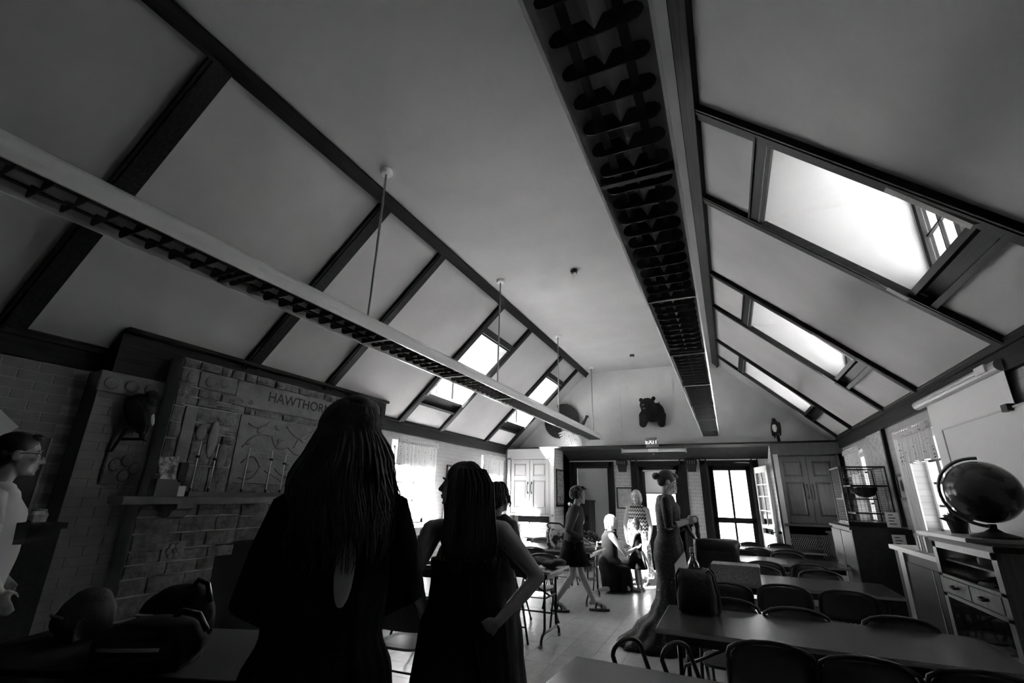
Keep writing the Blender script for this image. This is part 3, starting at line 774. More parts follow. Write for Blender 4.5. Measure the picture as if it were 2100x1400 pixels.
# stuffed hawk on the pier
def bird(name, loc, rz, H, label, m='fur', breast='paper', lean=.35, parts=True):
    """perched mounted bird, local +y is where the breast points"""
    r = root(name, loc, rz, label=label, cat='bird mount')
    b = B(); h = H
    b.ell((0, -.02 * h, .62 * h), (.15 * h, .17 * h, .30 * h), Euler((lean, 0, 0)).to_matrix())
    b.ell((0, .06 * h, .88 * h), (.085 * h, .105 * h, .10 * h)); b.ell((0, .05 * h, .78 * h), (.1 * h, .1 * h, .12 * h))
    b.tube([(0, .13 * h, .885 * h), (0, .185 * h, .875 * h), (0, .205 * h, .845 * h)], [.03 * h, .022 * h, .006 * h], 8)
    b.cap((.05 * h, .06 * h, .36 * h), .05 * h, (.05 * h, .08 * h, .22 * h), .028 * h); b.cap((-.05 * h, .06 * h, .36 * h), .05 * h, (-.05 * h, .08 * h, .22 * h), .028 * h)
    soup(b.obj('body', m, r, local=True), max(.006, .016 * h), 3)
    for s in (1, -1):
        B().ell((s * .135 * h, -.06 * h, .56 * h), (.04 * h, .13 * h, .30 * h), Euler((lean + .12, 0, 0)).to_matrix()).obj('wing', m, r, local=True, smooth=True)
        B().ell((s * .05 * h, .105 * h, .91 * h), (.016 * h,) * 3).obj('eye', 'eye', r, local=True, smooth=True)
        for k in (-1, 0, 1): B().tube([(s * .05 * h, .08 * h, .21 * h), (s * .05 * h + k * .03 * h, .14 * h, .19 * h)], [.016 * h, .006 * h], 6).obj('claw', 'dark', r, local=True)
    B().hexa([(-.06 * h, -.16 * h, .34 * h), (.06 * h, -.16 * h, .34 * h), (.06 * h, -.12 * h, .36 * h), (-.06 * h, -.12 * h, .36 * h), (-.05 * h, -.26 * h, 0), (.05 * h, -.26 * h, 0), (.05 * h, -.235 * h, 0), (-.05 * h, -.235 * h, 0)]).obj('tail', m, r, local=True)
    if breast: B().ell((0, .105 * h, .60 * h), (.085 * h, .05 * h, .19 * h), Euler((lean, 0, 0)).to_matrix()).obj('breast', breast, r, local=True, smooth=True)
    return r
hk = bird('mounted_hawk', (-4.46, 2.27, 1.80), math.radians(-35), .54, 'dark mounted hawk with pale breast on the pier beside the fireplace', 'fur', 'paper')
B().tube([(-.03, .04, .115), (.03, .04, .115)], .012, 8).tube([(0, .04, .115), (-.06, -.10, .11)], .012, 8).obj('perch', 'dark', hk, local=True)

# ---------------------------------------------------------------- trophies and signs on the gable
def bear():
    r = root('mounted_bear', (-1.40, 11.0, 3.0), label='black bear half-mount on the gable above the exit sign', cat='bear mount')
    b = B()
    b.ell((.02, -.13, .38), (.23, .16, .22)); b.ell((-.02, -.20, .44), (.20, .16, .18)); b.ell((.10, -.10, .40), (.19, .13, .2))
    b.cap((-.15, -.18, .30), .13, (-.19, -.22, .12), .085); b.cap((.19, -.13, .30), .13, (.205, -.16, .12), .088)
    b.ell((-.05, -.32, .52), (.175, .16, .165)); b.ell((-.10, -.46, .46), (.075, .11, .065)); b.ell((-.115, -.54, .475), (.04, .03, .03))
    b.ell((-.10, -.44, .395), (.055, .09, .028))
    for x, z in ((-.19, .65), (.09, .67)): b.ell((x, -.29, z), (.048, .03, .052))
    soup(b.xf(Matrix.Scale(1.0, 4)).obj('body', 'fur', r, local=True), .013, 2)
    fl_ = B()
    rr = random.Random(5)
    for k in range(170):                       # shaggy tufts
        a = rr.uniform(0, 2 * PI); z = rr.uniform(.22, .62); q = .25 - abs(z - .3) * .25
        p = Vector((.02 + q * math.cos(a), -.14 - abs(math.sin(a)) * q * .75, z)); d = (p - Vector((.02, -.1, .35))).normalized()
        fl_.tube([p - d * .02, p + d * .018 + Vector((0, 0, -.02))], [.011, .001], 4)
    fl_.obj('fur_tufts', 'fur', r, local=True)
    for s in (-.115, .01): B().ell((s, -.475, .555), (.014, .01, .014)).obj('eye', 'eye', r, local=True, smooth=True)
    B().ell((-.112, -.555, .485), (.028, .016, .02)).obj('nose', 'greypaint', r, local=True, smooth=True)
    B().ell((-.10, -.515, .42), (.032, .03, .014)).obj('jaw', 'white', r, local=True, smooth=True)
bear()
def turkey_fan(name, cx, cz, rad, a0, a1, n, m, label, y=10.93, tuft=None, fw=.62):
    r = root(name, (cx, y, cz), label=label, cat='feather fan')
    for k in range(n):
        a = a0 + (a1 - a0) * k / (n - 1); d = Vector((math.cos(a), 0, math.sin(a))); p = Vector((-d.z, 0, d.x)); yy = (k % 2) * .006
        c = Vector((0, yy, 0)); wd = rad * abs(a1 - a0) / n * fw
        pts = [c + d * rad * .1 - p * wd * .15, c + d * rad * .8 - p * wd, c + d * rad * .95 - p * wd * .8, c + d * rad, c + d * rad * .95 + p * wd * .8, c + d * rad * .8 + p * wd, c + d * rad * .1 + p * wd * .15]
        B().prism(pts, (0, .005, 0)).obj('feather', m, r, local=True)
    if tuft: B().ell((0, -.02, 0), (tuft, .03, tuft)).obj('mount', m, r, local=True, smooth=True)
    return r
turkey_fan('turkey_fan', -3.53, 3.31, .42, -.35, 1.9, 15, 'feather', 'dark barred feather fan above the hanging light on the gable', tuft=.07)
turkey_fan('turkey_fan', -3.62, 3.27, .41, 2.7, 4.8, 15, 'feather', 'dark feather fan below the hanging light on the gable', tuft=.07)
turkey_fan('feather_wing', -3.20, 3.12, .48, 3.45, 5.0, 13, 'featherL', 'pale feather wing spread above the gable ledge', y=10.90, tuft=.06, fw=.36)
tk = root('mounted_turkey', (-2.95, 10.85, 3.02), label='small mounted turkey body peeping over the hanging light', cat='bird mount')
soup(B().ell((-.2, 0, .05), (.2, .1, .14)).cap((-.06, 0, .16), .045, (.03, -.02, .30), .028).ell((.05, -.03, .33), (.04, .05, .04)).tube([(.08, -.03, .33), (.12, -.03, .315)], [.016, .004], 6).obj('body', 'feather', tk, local=True), .012, 2)
for s in (0,): B().ell((.06, -.075, .34), (.008,) * 3).obj('eye', 'eye', tk, local=True, smooth=True)
for k in (-.05, .05): B().tube([(k - .12, 0, -.04), (k - .12, 0, -.16)], .012, 6).obj('leg', 'greypaint', tk, local=True)
bird('mounted_owl', (1.00, 10.55, 2.60), PI - .35, .50, 'small mounted owl perched on the ledge at the right of the gable', 'feather', 'featherL', lean=.1)
ex = root('exit_sign', (-1.36, 10.25, 2.52), label='lit EXIT sign with flared sides under the bear', cat='sign')
B().poly([(-1.475, 10.14, 2.73), (-1.245, 10.14, 2.735), (-1.215, 10.17, 2.545), (-1.47, 10.17, 2.535), (-1.475, 10.23, 2.73), (-1.245, 10.23, 2.735), (-1.215, 10.23, 2.545), (-1.47, 10.23, 2.535)],
    [(0, 1, 2, 3), (7, 6, 5, 4), (0, 4, 5, 1), (2, 6, 7, 3), (0, 3, 7, 4), (1, 5, 6, 2)]).obj('case', 'steel', ex)
le = bpy.data.materials.new('lit letters'); le.use_nodes = True
e_ = le.node_tree.nodes['Principled BSDF']; e_.inputs['Emission Color'].default_value = (1, 1, 1, 1); e_.inputs['Emission Strength'].default_value = .5
text('EXIT', 'lettering', le, ex, (-1.352, 10.148, 2.64), (PI / 2 - .16, 0, 0), .125, .003)
ss = root('screen_roller', (-1.46, 10.2, 2.45), label='rolled projection screen in slim case over the middle door', cat='projector screen')
B().lathe([(0, 0), (.035, 0), (.035, 1.28), (0, 1.28)], (-1.98, 10.19, 2.47), 16, axis=0).obj('case', 'greypaint', ss, smooth=False)
for x in (-1.99, -.70): B().box(x, x + .02, 10.14, 10.235, 2.42, 2.52).obj('bracket', 'steel', ss)
B().box(-1.43, -1.23, 10.145, 10.155, 2.44, 2.50).obj('label_plate', 'paper', ss)
B().box(-1.95, -.74, 10.17, 10.21, 2.40, 2.425).obj('batten', 'blk', ss)
B().ell((-1.33, 10.16, 2.395), (.02, .012, .014)).obj('pull', 'white', ss, smooth=True)
for i, (x, lab) in enumerate(((-2.23, 'wall lantern with dark box base between the pale door and the middle door'), (-.685, 'wall lantern with dark box base between the middle door and the screen door'))):
    t = root('wall_lantern', (x, 11.4, 2.15), label=lab, cat='lamp', group='wall lanterns')
    B().box(x - .12, x + .12, 11.28, 11.44, 2.25, 2.36).obj('hood', 'dark', t, bevel=.01)
    B().hexa([(x - .08, 11.33, 2.10), (x + .08, 11.33, 2.10), (x + .08, 11.44, 2.10), (x - .08, 11.44, 2.10), (x - .1, 11.29, 2.25), (x + .1, 11.29, 2.25), (x + .1, 11.44, 2.25), (x - .1, 11.44, 2.25)]).obj('body', 'dark', t)
    for k in range(4): B().box(x - .085 + k * .05, x - .07 + k * .05, 11.275, 11.285, 2.27, 2.34).obj('bar', 'steel', t)
pf = root('framed_print', (-2.2, 11.42, 1.28), label='framed pale print on the white brick beside the middle door', cat='picture')
f = B(); x0, x1, z0, z1 = -2.40, -2.03, 1.28, 1.75; y = 11.42
for bx in ((x0, x0 + .025, z0, z1), (x1 - .025, x1, z0, z1), (x0, x1, z0, z0 + .025), (x0, x1, z1 - .025, z1)): f.box(bx[0], bx[1], y - .015, y + .018, bx[2], bx[3])
f.obj('frame', 'dark', pf); B().box(x0 + .02, x1 - .02, y + .005, y + .012, z0 + .02, z1 - .02).obj('print', 'artl', pf)
hp = root('hanging_print', (-3.53, 10.6, 1.4), label='tall dark-framed print on the brick side of the left wing', cat='picture')
f = B()
for (a, c, z0, z1) in ((10.36, 10.39, 1.30, 2.12), (10.86, 10.89, 1.30, 2.12), (10.36, 10.89, 1.30, 1.34), (10.36, 10.89, 2.08, 2.12)): f.box(-3.54, -3.515, a, c, z0, z1)
f.obj('frame', 'blk', hp); B().box(-3.535, -3.525, 10.385, 10.865, 1.335, 2.085).obj('print', 'art', hp)
sp_ = root('small_picture', (-4.77, 7.8, 1.83), label='small framed picture between the two left windows', cat='picture')
B().box(XL, XL + .02, 7.68, 7.95, 1.82, 2.05).obj('frame', 'dark', sp_); B().box(XL + .018, XL + .023, 7.71, 7.92, 1.85, 2.02).obj('print', 'art', sp_)

# valances
def valance(name, x, sx, a, c, z0, z1, label):
    r = root(name, (x, (a + c) / 2, z1), label=label, cat='valance', group='sprigged window valances')
    rows = []; n = 60
    for j in range(9):
        z = z1 - (z1 - z0) * j / 8
        rows.append([(x - sx * (.05 + (.012 + .012 * j / 8) * math.sin(k * 1.25 + .6 * math.sin(k * .7))), a + (c - a) * k / n, z - .012 * math.sin(k * .35) * (j == 8)) for k in range(n + 1)])
    B().sheet(rows).obj('drop', 'val', r, smooth=True)
    rows = []
    for j in range(5):
        z = z1 + .02 - .07 * j / 4
        rows.append([(x - sx * (.062 + .018 * abs(math.sin(k * 1.3))), a + (c - a) * k / 90, z + .012 * math.sin(k * 1.3 + 1) * (j == 0)) for k in range(91)])
    B().sheet(rows).obj('ruffle', 'val', r, smooth=True)
    B().tube([(x - sx * .045, a - .03, z1 - .03), (x - sx * .045, c + .03, z1 - .03)], .009, 8).obj('rod', 'steel', r)
valance('valance', XL, -1, 6.10, 7.27, 1.96, 2.35, 'sprigged valance at the nearer left window')
valance('valance', XL, -1, 9.06, 10.14, 1.95, 2.34, 'sprigged valance at the left window beside the pale cupboard')
valance('valance', XR, 1, 5.95, 7.05, 1.96, 2.30, 'sprigged valance beside the pull-down screen')
valance('valance', XR, 1, 8.87, 9.92, 1.95, 2.335, 'sprigged valance behind the wire cage')

# ---------------------------------------------------------------- tables and chairs
def make_table(name, L, W, label, loc, rz=0, group=None, m='table'):
    """folding table, origin on the floor at the middle, long side along x"""
    r = root(name, loc, rz, label=label, cat='table', group=group)
    def add(b, n, m, **k): return b.obj(n, m, r, local=True, **k)
    add(B().box(-L / 2, L / 2, -W / 2, W / 2, .715, .74), 'tabletop', m, bevel=.002)
    e = B()
    for s in (1, -1):
        e.box(-L / 2 - .003, L / 2 + .003, s * W / 2 - .004, s * W / 2 + .004, .714, .738); e.box(s * L / 2 - .004, s * L / 2 + .004, -W / 2, W / 2, .714, .738)
    add(e, 'edge_band', 'edge' if m == 'table' else m)
    a = B()
    for s in (1, -1): a.box(-L / 2 + .06, L / 2 - .06, s * (W / 2 - .05) - .01, s * (W / 2 - .05) + .01, .655, .715); a.box(s * (L / 2 - .06) - .01, s * (L / 2 - .06) + .01, -W / 2 + .05, W / 2 - .05, .655, .715)
    add(a, 'apron', 'blk')
    for s in (1, -1):
        x = s * (L / 2 - .12)
        for u in (1, -1):
            lg = add(B().tube([(x, u * (W / 2 - .14), .70), (x, u * (W / 2 - .14), .16), (x, u * (W / 2 - .12), .12), (x, u * (W / 2 - .07), .10), (x, u * (W / 2 - .04), .06), (x, u * (W / 2 - .04), .015)], .015, 8), 'leg', 'blk', smooth=True)
            add_ = B().tube([(x, u * (W / 2 - .04), 0), (x, u * (W / 2 - .04), .03)], .019, 8).obj('foot_cap', 'steel', lg, local=True)
        add(B().tube([(x, -W / 2 + .12, .12), (x, W / 2 - .12, .12)], .013, 8), 'stretcher', 'steel', smooth=True)
        add(B().tube([(x, -W / 2 + .14, .45), (x, W / 2 - .14, .45)], .010, 8), 'stretcher', 'blk', smooth=True)
        add(B().tube([(x, 0, .45), (s * (L / 2 - .62), 0, .69)], .011, 8), 'brace', 'blk', smooth=True)
    return r
G1 = 'long folding tables in the right row'
XT = .40
tb = [('nearest table of the window-side row, holding the dark handbag', XT, 3.845, 1.84, .77),
      ('second table of the window-side row, holding the pale patterned box', .405, 5.95, 1.82, .80),
      ('third table of the window-side row, bare and shining at its aisle end', .40, 7.90, 1.78, .80),
      ('farthest table of the window-side row, beside the screen door', .42, 9.70, 1.80, .66)]
for lab, x, y, L, W in tb: make_table('folding_table', L, W, lab, (x, y, 0), 0, G1)
make_table('folding_table', 1.84, .76, 'dark table corner cut by the lower frame edge in the aisle', (.08, 2.27, 0), math.radians(-3))
G2 = 'long folding tables in the left row'
for lab, x, y, L, W in (('nearest table of the fireplace-side row, glossy between the two dark dresses', -2.95, 3.92, 1.84, .74),
                        ('second table of the fireplace-side row, pale-edged beside the walking woman', -2.78, 5.58, 1.84, .62),
                        ('third table of the fireplace-side row, holding the tote bag and dark basket', -2.88, 7.80, 1.84, .84),
                        ('farthest table of the fireplace-side row, under the left grille', -2.95, 9.62, 1.84, .70)):
    make_table('folding_table', L, W, lab, (x, y, 0), math.radians(-2 if y == 5.58 else 0), G2)
CH = [None]
def chair_proto(loc, rz):
    r = root('folding_chair', loc, rz)
    def add(b, n, m, p=None, **k): return b.obj(n, m, p or r, local=True, **k)
    w2 = .215
    # continuous side tubes: front feet, up past the seat, round over the back
    pts = [(-w2, .20, .015), (-w2, .02, .43), (-w2, -.17, .66), (-w2 + .004, -.185, .70)]
    for k in range(9):
        a = PI - PI * k / 8
        pts.append((math.cos(a) * (w2 - .0) , -.192 - .012 * math.sin(a), .70 + .095 * math.sin(a) ** .7 if 0 < k < 8 else .70))
    pts += [(w2 - .004, -.185, .70), (w2, -.17, .66), (w2, .02, .43), (w2, .20, .015)]
    add(B().tube(pts, .0125, 8), 'back_frame', 'chair', smooth=True)
    # pressed back panel
    rows = []
    for j in range(6):
        z = .545 + .225 * j / 5; row = []
        for k in range(13):
            u = -1 + k / 6; hw = w2 - .012 - (.05 if j == 5 else .012 if j == 4 else 0)
            row.append((u * hw, -.112 - (z - .545) * .36 - .028 * (1 - u * u), z + (.012 * (1 - u * u) if j == 5 else 0)))
        rows.append(row)
    bk = add(B().sheet(rows), 'backrest', 'chairp', smooth=True)
    so = bk.modifiers.new('thick', 'SOLIDIFY'); so.thickness = .006
    st = B(); rings = []
    for z, g in ((.425, .0), (.437, .012), (.443, .0), (.437, -.05)):
        ring = []
        for k in range(24):
            a = 2 * PI * k / 24; c, s_ = math.cos(a), math.sin(a)
            ex_ = lambda v, p: math.copysign(abs(v) ** p, v)
            ring.append((ex_(c, .45) * (.195 + g), .03 + ex_(s_, .45) * (.19 + g), z))
        rings.append(ring)
    add(st.loft(rings), 'seat', 'chairp', smooth=False)
    for s in (-1, 1):
        lg = add(B().tube([(s * .185, .06, .43), (s * .185, -.25, .015)], .0115, 8), 'leg', 'chair', smooth=True)
        B().tube([(s * .185, -.25, 0), (s * .185, -.245, .03)], .016, 8).obj('foot_cap', 'blk', lg, local=True)
        add(B().box(s * .20 - .004, s * .20 + .004, -.10, .08, .395, .42), 'side_bracket', 'chair')
    add(B().tube([(-w2, .125, .19), (w2, .125, .19)], .008, 6), 'stretcher', 'chair', smooth=True)
    add(B().tube([(-.185, -.17, .12), (.185, -.17, .12)], .008, 6), 'stretcher', 'chair', smooth=True)
    return r
def chair(x, y, deg, label, group):
    if CH[0] is None: CH[0] = o = chair_proto((x, y, 0), math.radians(deg))
    else:
        o = dup_tree(CH[0]); o.location = (x, y, 0); o.rotation_euler = (0, 0, math.radians(deg))
    return tag(o, label, 'chair', group)
GC = 'folding chairs along the window-side tables'; GL = 'folding chairs along the fireplace-side tables'
N = ['nearest', 'second', 'third', 'farthest']
near = {0: [(.10, 3.42, 2), (.54, 3.36, -2), (.97, 3.38, 1)], 1: [(-.13, 5.36, 4), (.36, 5.52, 0), (.86, 5.47, -5)], 2: [(-.12, 7.28, 4), (.32, 7.34, -2), (.80, 7.36, 2)], 3: [(-.12, 9.2, -2), (.30, 9.18, 2), (.74, 9.17, 4)]}
far = {0: [(-.10, 4.18, 178), (.35, 4.06, 183), (.95, 4.1, 180)], 1: [(.22, 6.42, 176), (.84, 6.4, 182)], 2: [(.1, 8.28, 183), (.68, 8.3, 178)], 3: [(.28, 9.92, 181), (.62 + .12, 9.93, 178)]}
pos = ['at the aisle end', 'in the middle', 'at the window end']
for i in range(4):
    for k, (x, y, d) in enumerate(near[i]):
        chair(x, y, d, 'dark folding chair %s of the near side of the %s window-side table' % (pos[k], N[i]), GC)
    for k, (x, y, d) in enumerate(far[i]):
        pp = pos if len(far[i]) == 3 else [pos[0], pos[2]]
        chair(x, y, d, 'dark folding chair %s of the far side of the %s window-side table' % (pp[k], N[i]), GC)
for x, y, d, lab in ((-2.42, 3.42, 3, 'dark folding chair tucked under the nearest fireplace-side table, between the two dark dresses'),
                     (-2.98, 3.40, -4, 'dark folding chair under the nearest fireplace-side table, behind the pleated dress'),
                     (-2.98, 4.40, 178, 'dark folding chair behind the glossy nearest fireplace-side table'),
                     (-2.35, 5.08, 2, 'folding chair before the second fireplace-side table, beside the dress with bare back'),
                     (-2.33, 6.08, 182, 'folding chair on the far side of the second fireplace-side table by the aisle'),
                     (-3.15, 6.02, 176, 'folding chair on the far side of the second fireplace-side table by the window'),
                     (-2.80, 7.20, 4, 'folding chair before the third fireplace-side table behind the walking woman'),
                     (-3.40, 7.22, -3, 'folding chair before the third fireplace-side table by the window'),
                     (-2.50, 8.78, 180, 'folding chair behind the third fireplace-side table beside the kneeling woman'),
                     (-3.2, 8.40, 183, 'folding chair behind the third fireplace-side table below the left grille'),
                     (-2.95, 9.14, 2, 'folding chair before the farthest fireplace-side table')):
    chair(x, y, d, lab, GL)
# tubular armchair at the end of the nearest table
ac = root('tubular_frame', (-.50, 3.13, 0), 0, label='low tubular stool with two leaning bent-tube hoops, at the nearest table end', cat='stool')
for k, (dx, dy) in enumerate(((-.13, -.05), (.13, .0))):
    wv = Vector((.105, .15, 0)); o_ = Vector((dx, dy, .755)); pts = []
    for q in range(13):
        a = PI - PI * q / 12; pts.append(o_ + wv * math.cos(a) * .62 + Vector((0, 0, -.07 + .07 * math.sin(a))))
    A, C = pts[0], pts[-1]; ln = Vector((.24, -.02, -.67))
    pts = [A + ln, A + ln * .5] + pts + [C + ln * .5, C + ln]
    B().tube(pts, .0125, 10).obj('side_hoop', 'blk', ac, local=True, smooth=True)
B().hexa([(-.03, -.17, .40), (.25, -.14, .40), (.30, .10, .40), (.02, .08, .40), (-.03, -.17, .43), (.25, -.14, .43), (.30, .10, .43), (.02, .08, .43)]).obj('seat', 'edge', ac, local=True)
# pale hook-ended cane over the near table at the right edge
cn = root('cane', (1.36, 3.05, .74), label='pale hooked cane end standing at the right edge of the nearest table', cat='cane')
B().tube([(1.62, 2.72, .80), (1.42, 2.95, .80), (1.34, 3.05, .805), (1.30, 3.11, .80), (1.285, 3.15, .785), (1.285, 3.18, .765), (1.30, 3.19, .752)], .013, 10).obj('shaft', 'white', cn, smooth=True)

# ---- things on the window-side tables
hb = root('handbag', (-.30, 4.02, .74), label='dark leather open handbag on the nearest window-side table', cat='bag')
rings = []
for z, hx, hy in ((0, .10, .065), (.02, .125, .08), (.12, .125, .085), (.22, .11, .08), (.30, .105, .075)):
    rings.append([(math.copysign(abs(math.cos(a)) ** .6, math.cos(a)) * hx + .012 * math.sin(3 * a + z * 9), math.copysign(abs(math.sin(a)) ** .6, math.sin(a)) * hy + .01 * math.sin(2 * a + z * 14), z) for a in [2 * PI * k / 32 for k in range(32)]])
o = B().loft(rings, cap=False).poly([rings[0][k] for k in range(32)], [tuple(range(32))]).obj('bag_body', 'leather', hb, local=True, smooth=True)
o.modifiers.new('thick', 'SOLIDIFY').thickness = .006
for yy in (-.078, .078): B().tube([(.09, yy, .28), (.105, yy, .30), (.13, yy * 1.1, .27), (.15, yy * 1.2, .15), (.155, yy * 1.1, .04), (.14, yy, .01)], .009, 8).obj('strap', 'leather', hb, local=True, smooth=True)
B().tube([(-.10, -.06, .29), (-.125, -.05, .25), (-.13, -.02, .12), (-.125, .02, .02)], .009, 8).obj('strap', 'leather', hb, local=True, smooth=True)
bo = root('glass_bottle', (-.30, 4.02, .76), label='clear glass bottle standing in the dark handbag', cat='bottle')
gm = mat('bottle glass', .8, .03); gm.node_tree.nodes['Principled BSDF'].inputs['Transmission Weight'].default_value = 1.0
B().lathe([(0, 0), (.042, 0), (.045, .01), (.045, .28), (.04, .315), (.025, .34), (.016, .355), (.016, .39), (.012, .39), (.012, .36), (.02, .335), (.036, .305), (.041, .28), (.041, .015), (0, .012)], (0, 0, 0), 24).obj('body', gm, bo, local=True, smooth=True)
B().lathe([(0, .388), (.019, .388), (.019, .42), (0, .422)], (0, 0, 0), 16).obj('cap', 'white', bo, local=True)
pp_ = root('folded_paper', (-.375, 4.01, .76), label='folded white paper sticking out of the dark handbag', cat='paper')
B().hexa([(-.05, -.012, 0), (.045, .02, 0), (.045, .024, 0), (-.05, -.008, 0), (-.055, -.03, .30), (.025, -.008, .395), (.025, -.004, .395), (-.055, -.026, .30)]).obj('sheet', 'papert', pp_, local=True)
bb = root('dark_tote', (-.19, 6.12, .74), label='tall black bag with flopped top on the second window-side table', cat='bag')
rings = []
for z, hx, hy in ((0, .21, .10), (.03, .235, .12), (.2, .23, .12), (.27, .235, .13), (.30, .245, .14), (.335, .235, .13), (.355, .22, .13), (.36, .1, .05)):
    rings.append([(math.copysign(abs(math.cos(a)) ** .5, math.cos(a)) * hx + .01 * math.sin(4 * a + z * 22), math.copysign(abs(math.sin(a)) ** .5, math.sin(a)) * hy + .008 * math.sin(3 * a + z * 30), z + .008 * math.sin(2 * a)) for a in [2 * PI * k / 36 for k in range(36)]])
B().loft(rings).obj('bag_body', 'leather', bb, local=True, smooth=True)
B().box(-.18, .18, -.13, -.12, .05, .24).obj('pocket', 'leather', bb, local=True, bevel=.004)
bx = root('patterned_box', (-.02, 5.68, .74), math.radians(-3), label='pale woven-patterned box on the near edge of the second window-side table', cat='box')
M['woven'] = patmat('woven print', .2, .5, 'noise', (60, 60, 260), .7, (.4, .6))
B().box(-.22, .22, -.13, .13, 0, .155).obj('case', 'woven', bx, local=True, bevel=.006); B().box(-.225, .225, -.135, .135, .13, .165).obj('lid', 'woven', bx, local=True, bevel=.006)
# ---- things on the fireplace-side tables
M['tote'] = patmat('bold tote print', .03, .6, 'noise', 9, .8, (.45, .52))
tt = root('tote_bag', (-2.62, 7.72, .74), math.radians(15), label='bold patterned tote bag with white strap on the third fireplace-side table', cat='bag')
B().hexa([(-.16, -.09, 0), (.16, -.09, 0), (.16, .09, 0), (-.16, .09, 0), (-.19, -.05, .27), (.17, -.05, .30), (.17, .05, .30), (-.19, .05, .27)]).obj('bag_body', 'tote', tt, local=True, bevel=.02)
B().tube([(-.1, -.10, .27), (-.12, -.11, .2), (-.1, -.115, .08), (-.04, -.11, .01)], .012, 8).obj('strap', 'white', tt, local=True, smooth=True)
B().tube([(-.12, -.04, .27), (-.17, -.04, .34), (-.12, -.03, .37), (.05, -.03, .36), (.12, -.04, .30)], .014, 8).obj('handle', 'leather', tt, local=True, smooth=True)
tr = root('cake_tray', (-2.16, 7.62, .74), label='stack of round pale trays beside the walking woman', cat='tray')
B().lathe([(0, 0), (.19, 0), (.20, .02), (.20, .05), (.17, .075), (0, .08)], (0, 0, 0), 28).obj('lid', 'steel', tr, local=True, smooth=False)
B().lathe([(0, .08), (.165, .08), (.175, .10), (.15, .115), (0, .115)], (0, 0, 0), 28).obj('tray', 'edge', tr, local=True)
bs = root('flower_basket', (-2.2, 7.95, .74), label='dark mounded basket in front of the low bookcase', cat='basket')
B().lathe([(0, 0), (.13, 0), (.16, .12), (0, .13)], (0, 0, 0), 20).obj('basket', 'dark', bs, local=True)
rr = random.Random(2); b = B()
for k in range(60):
    a, e_ = rr.uniform(0, 2 * PI), rr.uniform(0, 1.3); p = Vector((math.cos(a) * math.cos(e_) * .19, math.sin(a) * math.cos(e_) * .19, .12 + .12 * math.sin(e_)))
    b.ell(p, (.035, .03, .015), Euler((rr.uniform(0, 3), rr.uniform(0, 3), 0)).to_matrix(), n=6)
b.obj('leaves', 'hairD', bs, local=True, smooth=True)
wb = root('white_carton', (-2.62, 8.10, .74), label='white carton behind the dark mounded basket', cat='box')
B().box(-.2, .2, -.1, .1, 0, .26).obj('case', 'paper', wb, local=True, bevel=.004); B().box(-.2, .2, -.104, -.1, .2, .21).obj('seam', 'greypaint', wb, local=True)
sc_ = root('rumpled_scarf', (-2.12, 5.58, .74), label='rumpled dark cloth on the second fireplace-side table', cat='cloth')
b = B()
for k in range(12): b.ell((-.24 + .045 * k, .03 * math.sin(k * 2.1), .05 + .015 * math.sin(k * 1.3) + .03 * (k < 5)), (.07, .09, .04), Euler((0, 0, k * .7)).to_matrix(), n=10)
soup(b.obj('cloth', 'knit', sc_, local=True), .01, 3)
bg = root('backpack_heap', (-3.0, 1.9, 0))
bpy.data.objects.remove(bg)
make_table('folding_table', 1.8, .75, 'black table under the heaped bags before the fireplace', (-2.75, 1.82, 0), math.radians(20), None, 'bagcloth')
def pack(name, loc, rz, sx, sy, sz, label, m='bagcloth', strap=True):
    r = root(name, loc, rz, label=label, cat='bag', group='dark bags heaped before the fireplace')
    soup(B().ell((0, 0, sz * .45), (sx, sy, sz * .5)).ell((0, -sy * .5, sz * .35), (sx * .7, sy * .7, sz * .3)).ell((sx * .1, 0, sz * .8), (sx * .7, sy * .7, sz * .22)).box(-sx * .8, sx * .8, -sy * .7, sy * .7, 0, sz * .4).obj('bag_body', m, r, local=True), .014, 6)
    B().tube([(-sx * .5, -sy * 1.05, sz * .5), (0, -sy * 1.22, sz * .53), (sx * .5, -sy * 1.05, sz * .5)], .008, 6).obj('zip', 'steel', r, local=True)
    if strap: B().tube([(sx * .3, 0, sz * .95), (sx * .45, 0, sz * 1.12), (sx * .75, 0, sz * 1.05), (sx * .95, 0, sz * .7)], .014, 8).obj('strap', 'blk', r, local=True, smooth=True)
    return r
pack('backpack', (-2.95, 1.95, .74), .2, .22, .15, .26, 'dark backpack with raised strap on the black table, at the right of the heap')
pack('backpack', (-3.38, 1.72, .74), -.1, .16, .13, .24, 'dark backpack with pale top flap in the middle of the heap', 'knit', False)
pack('duffel_bag', (-2.60, 1.62, .74), .5, .26, .15, .2, 'low dark duffel bag in front of the heap')

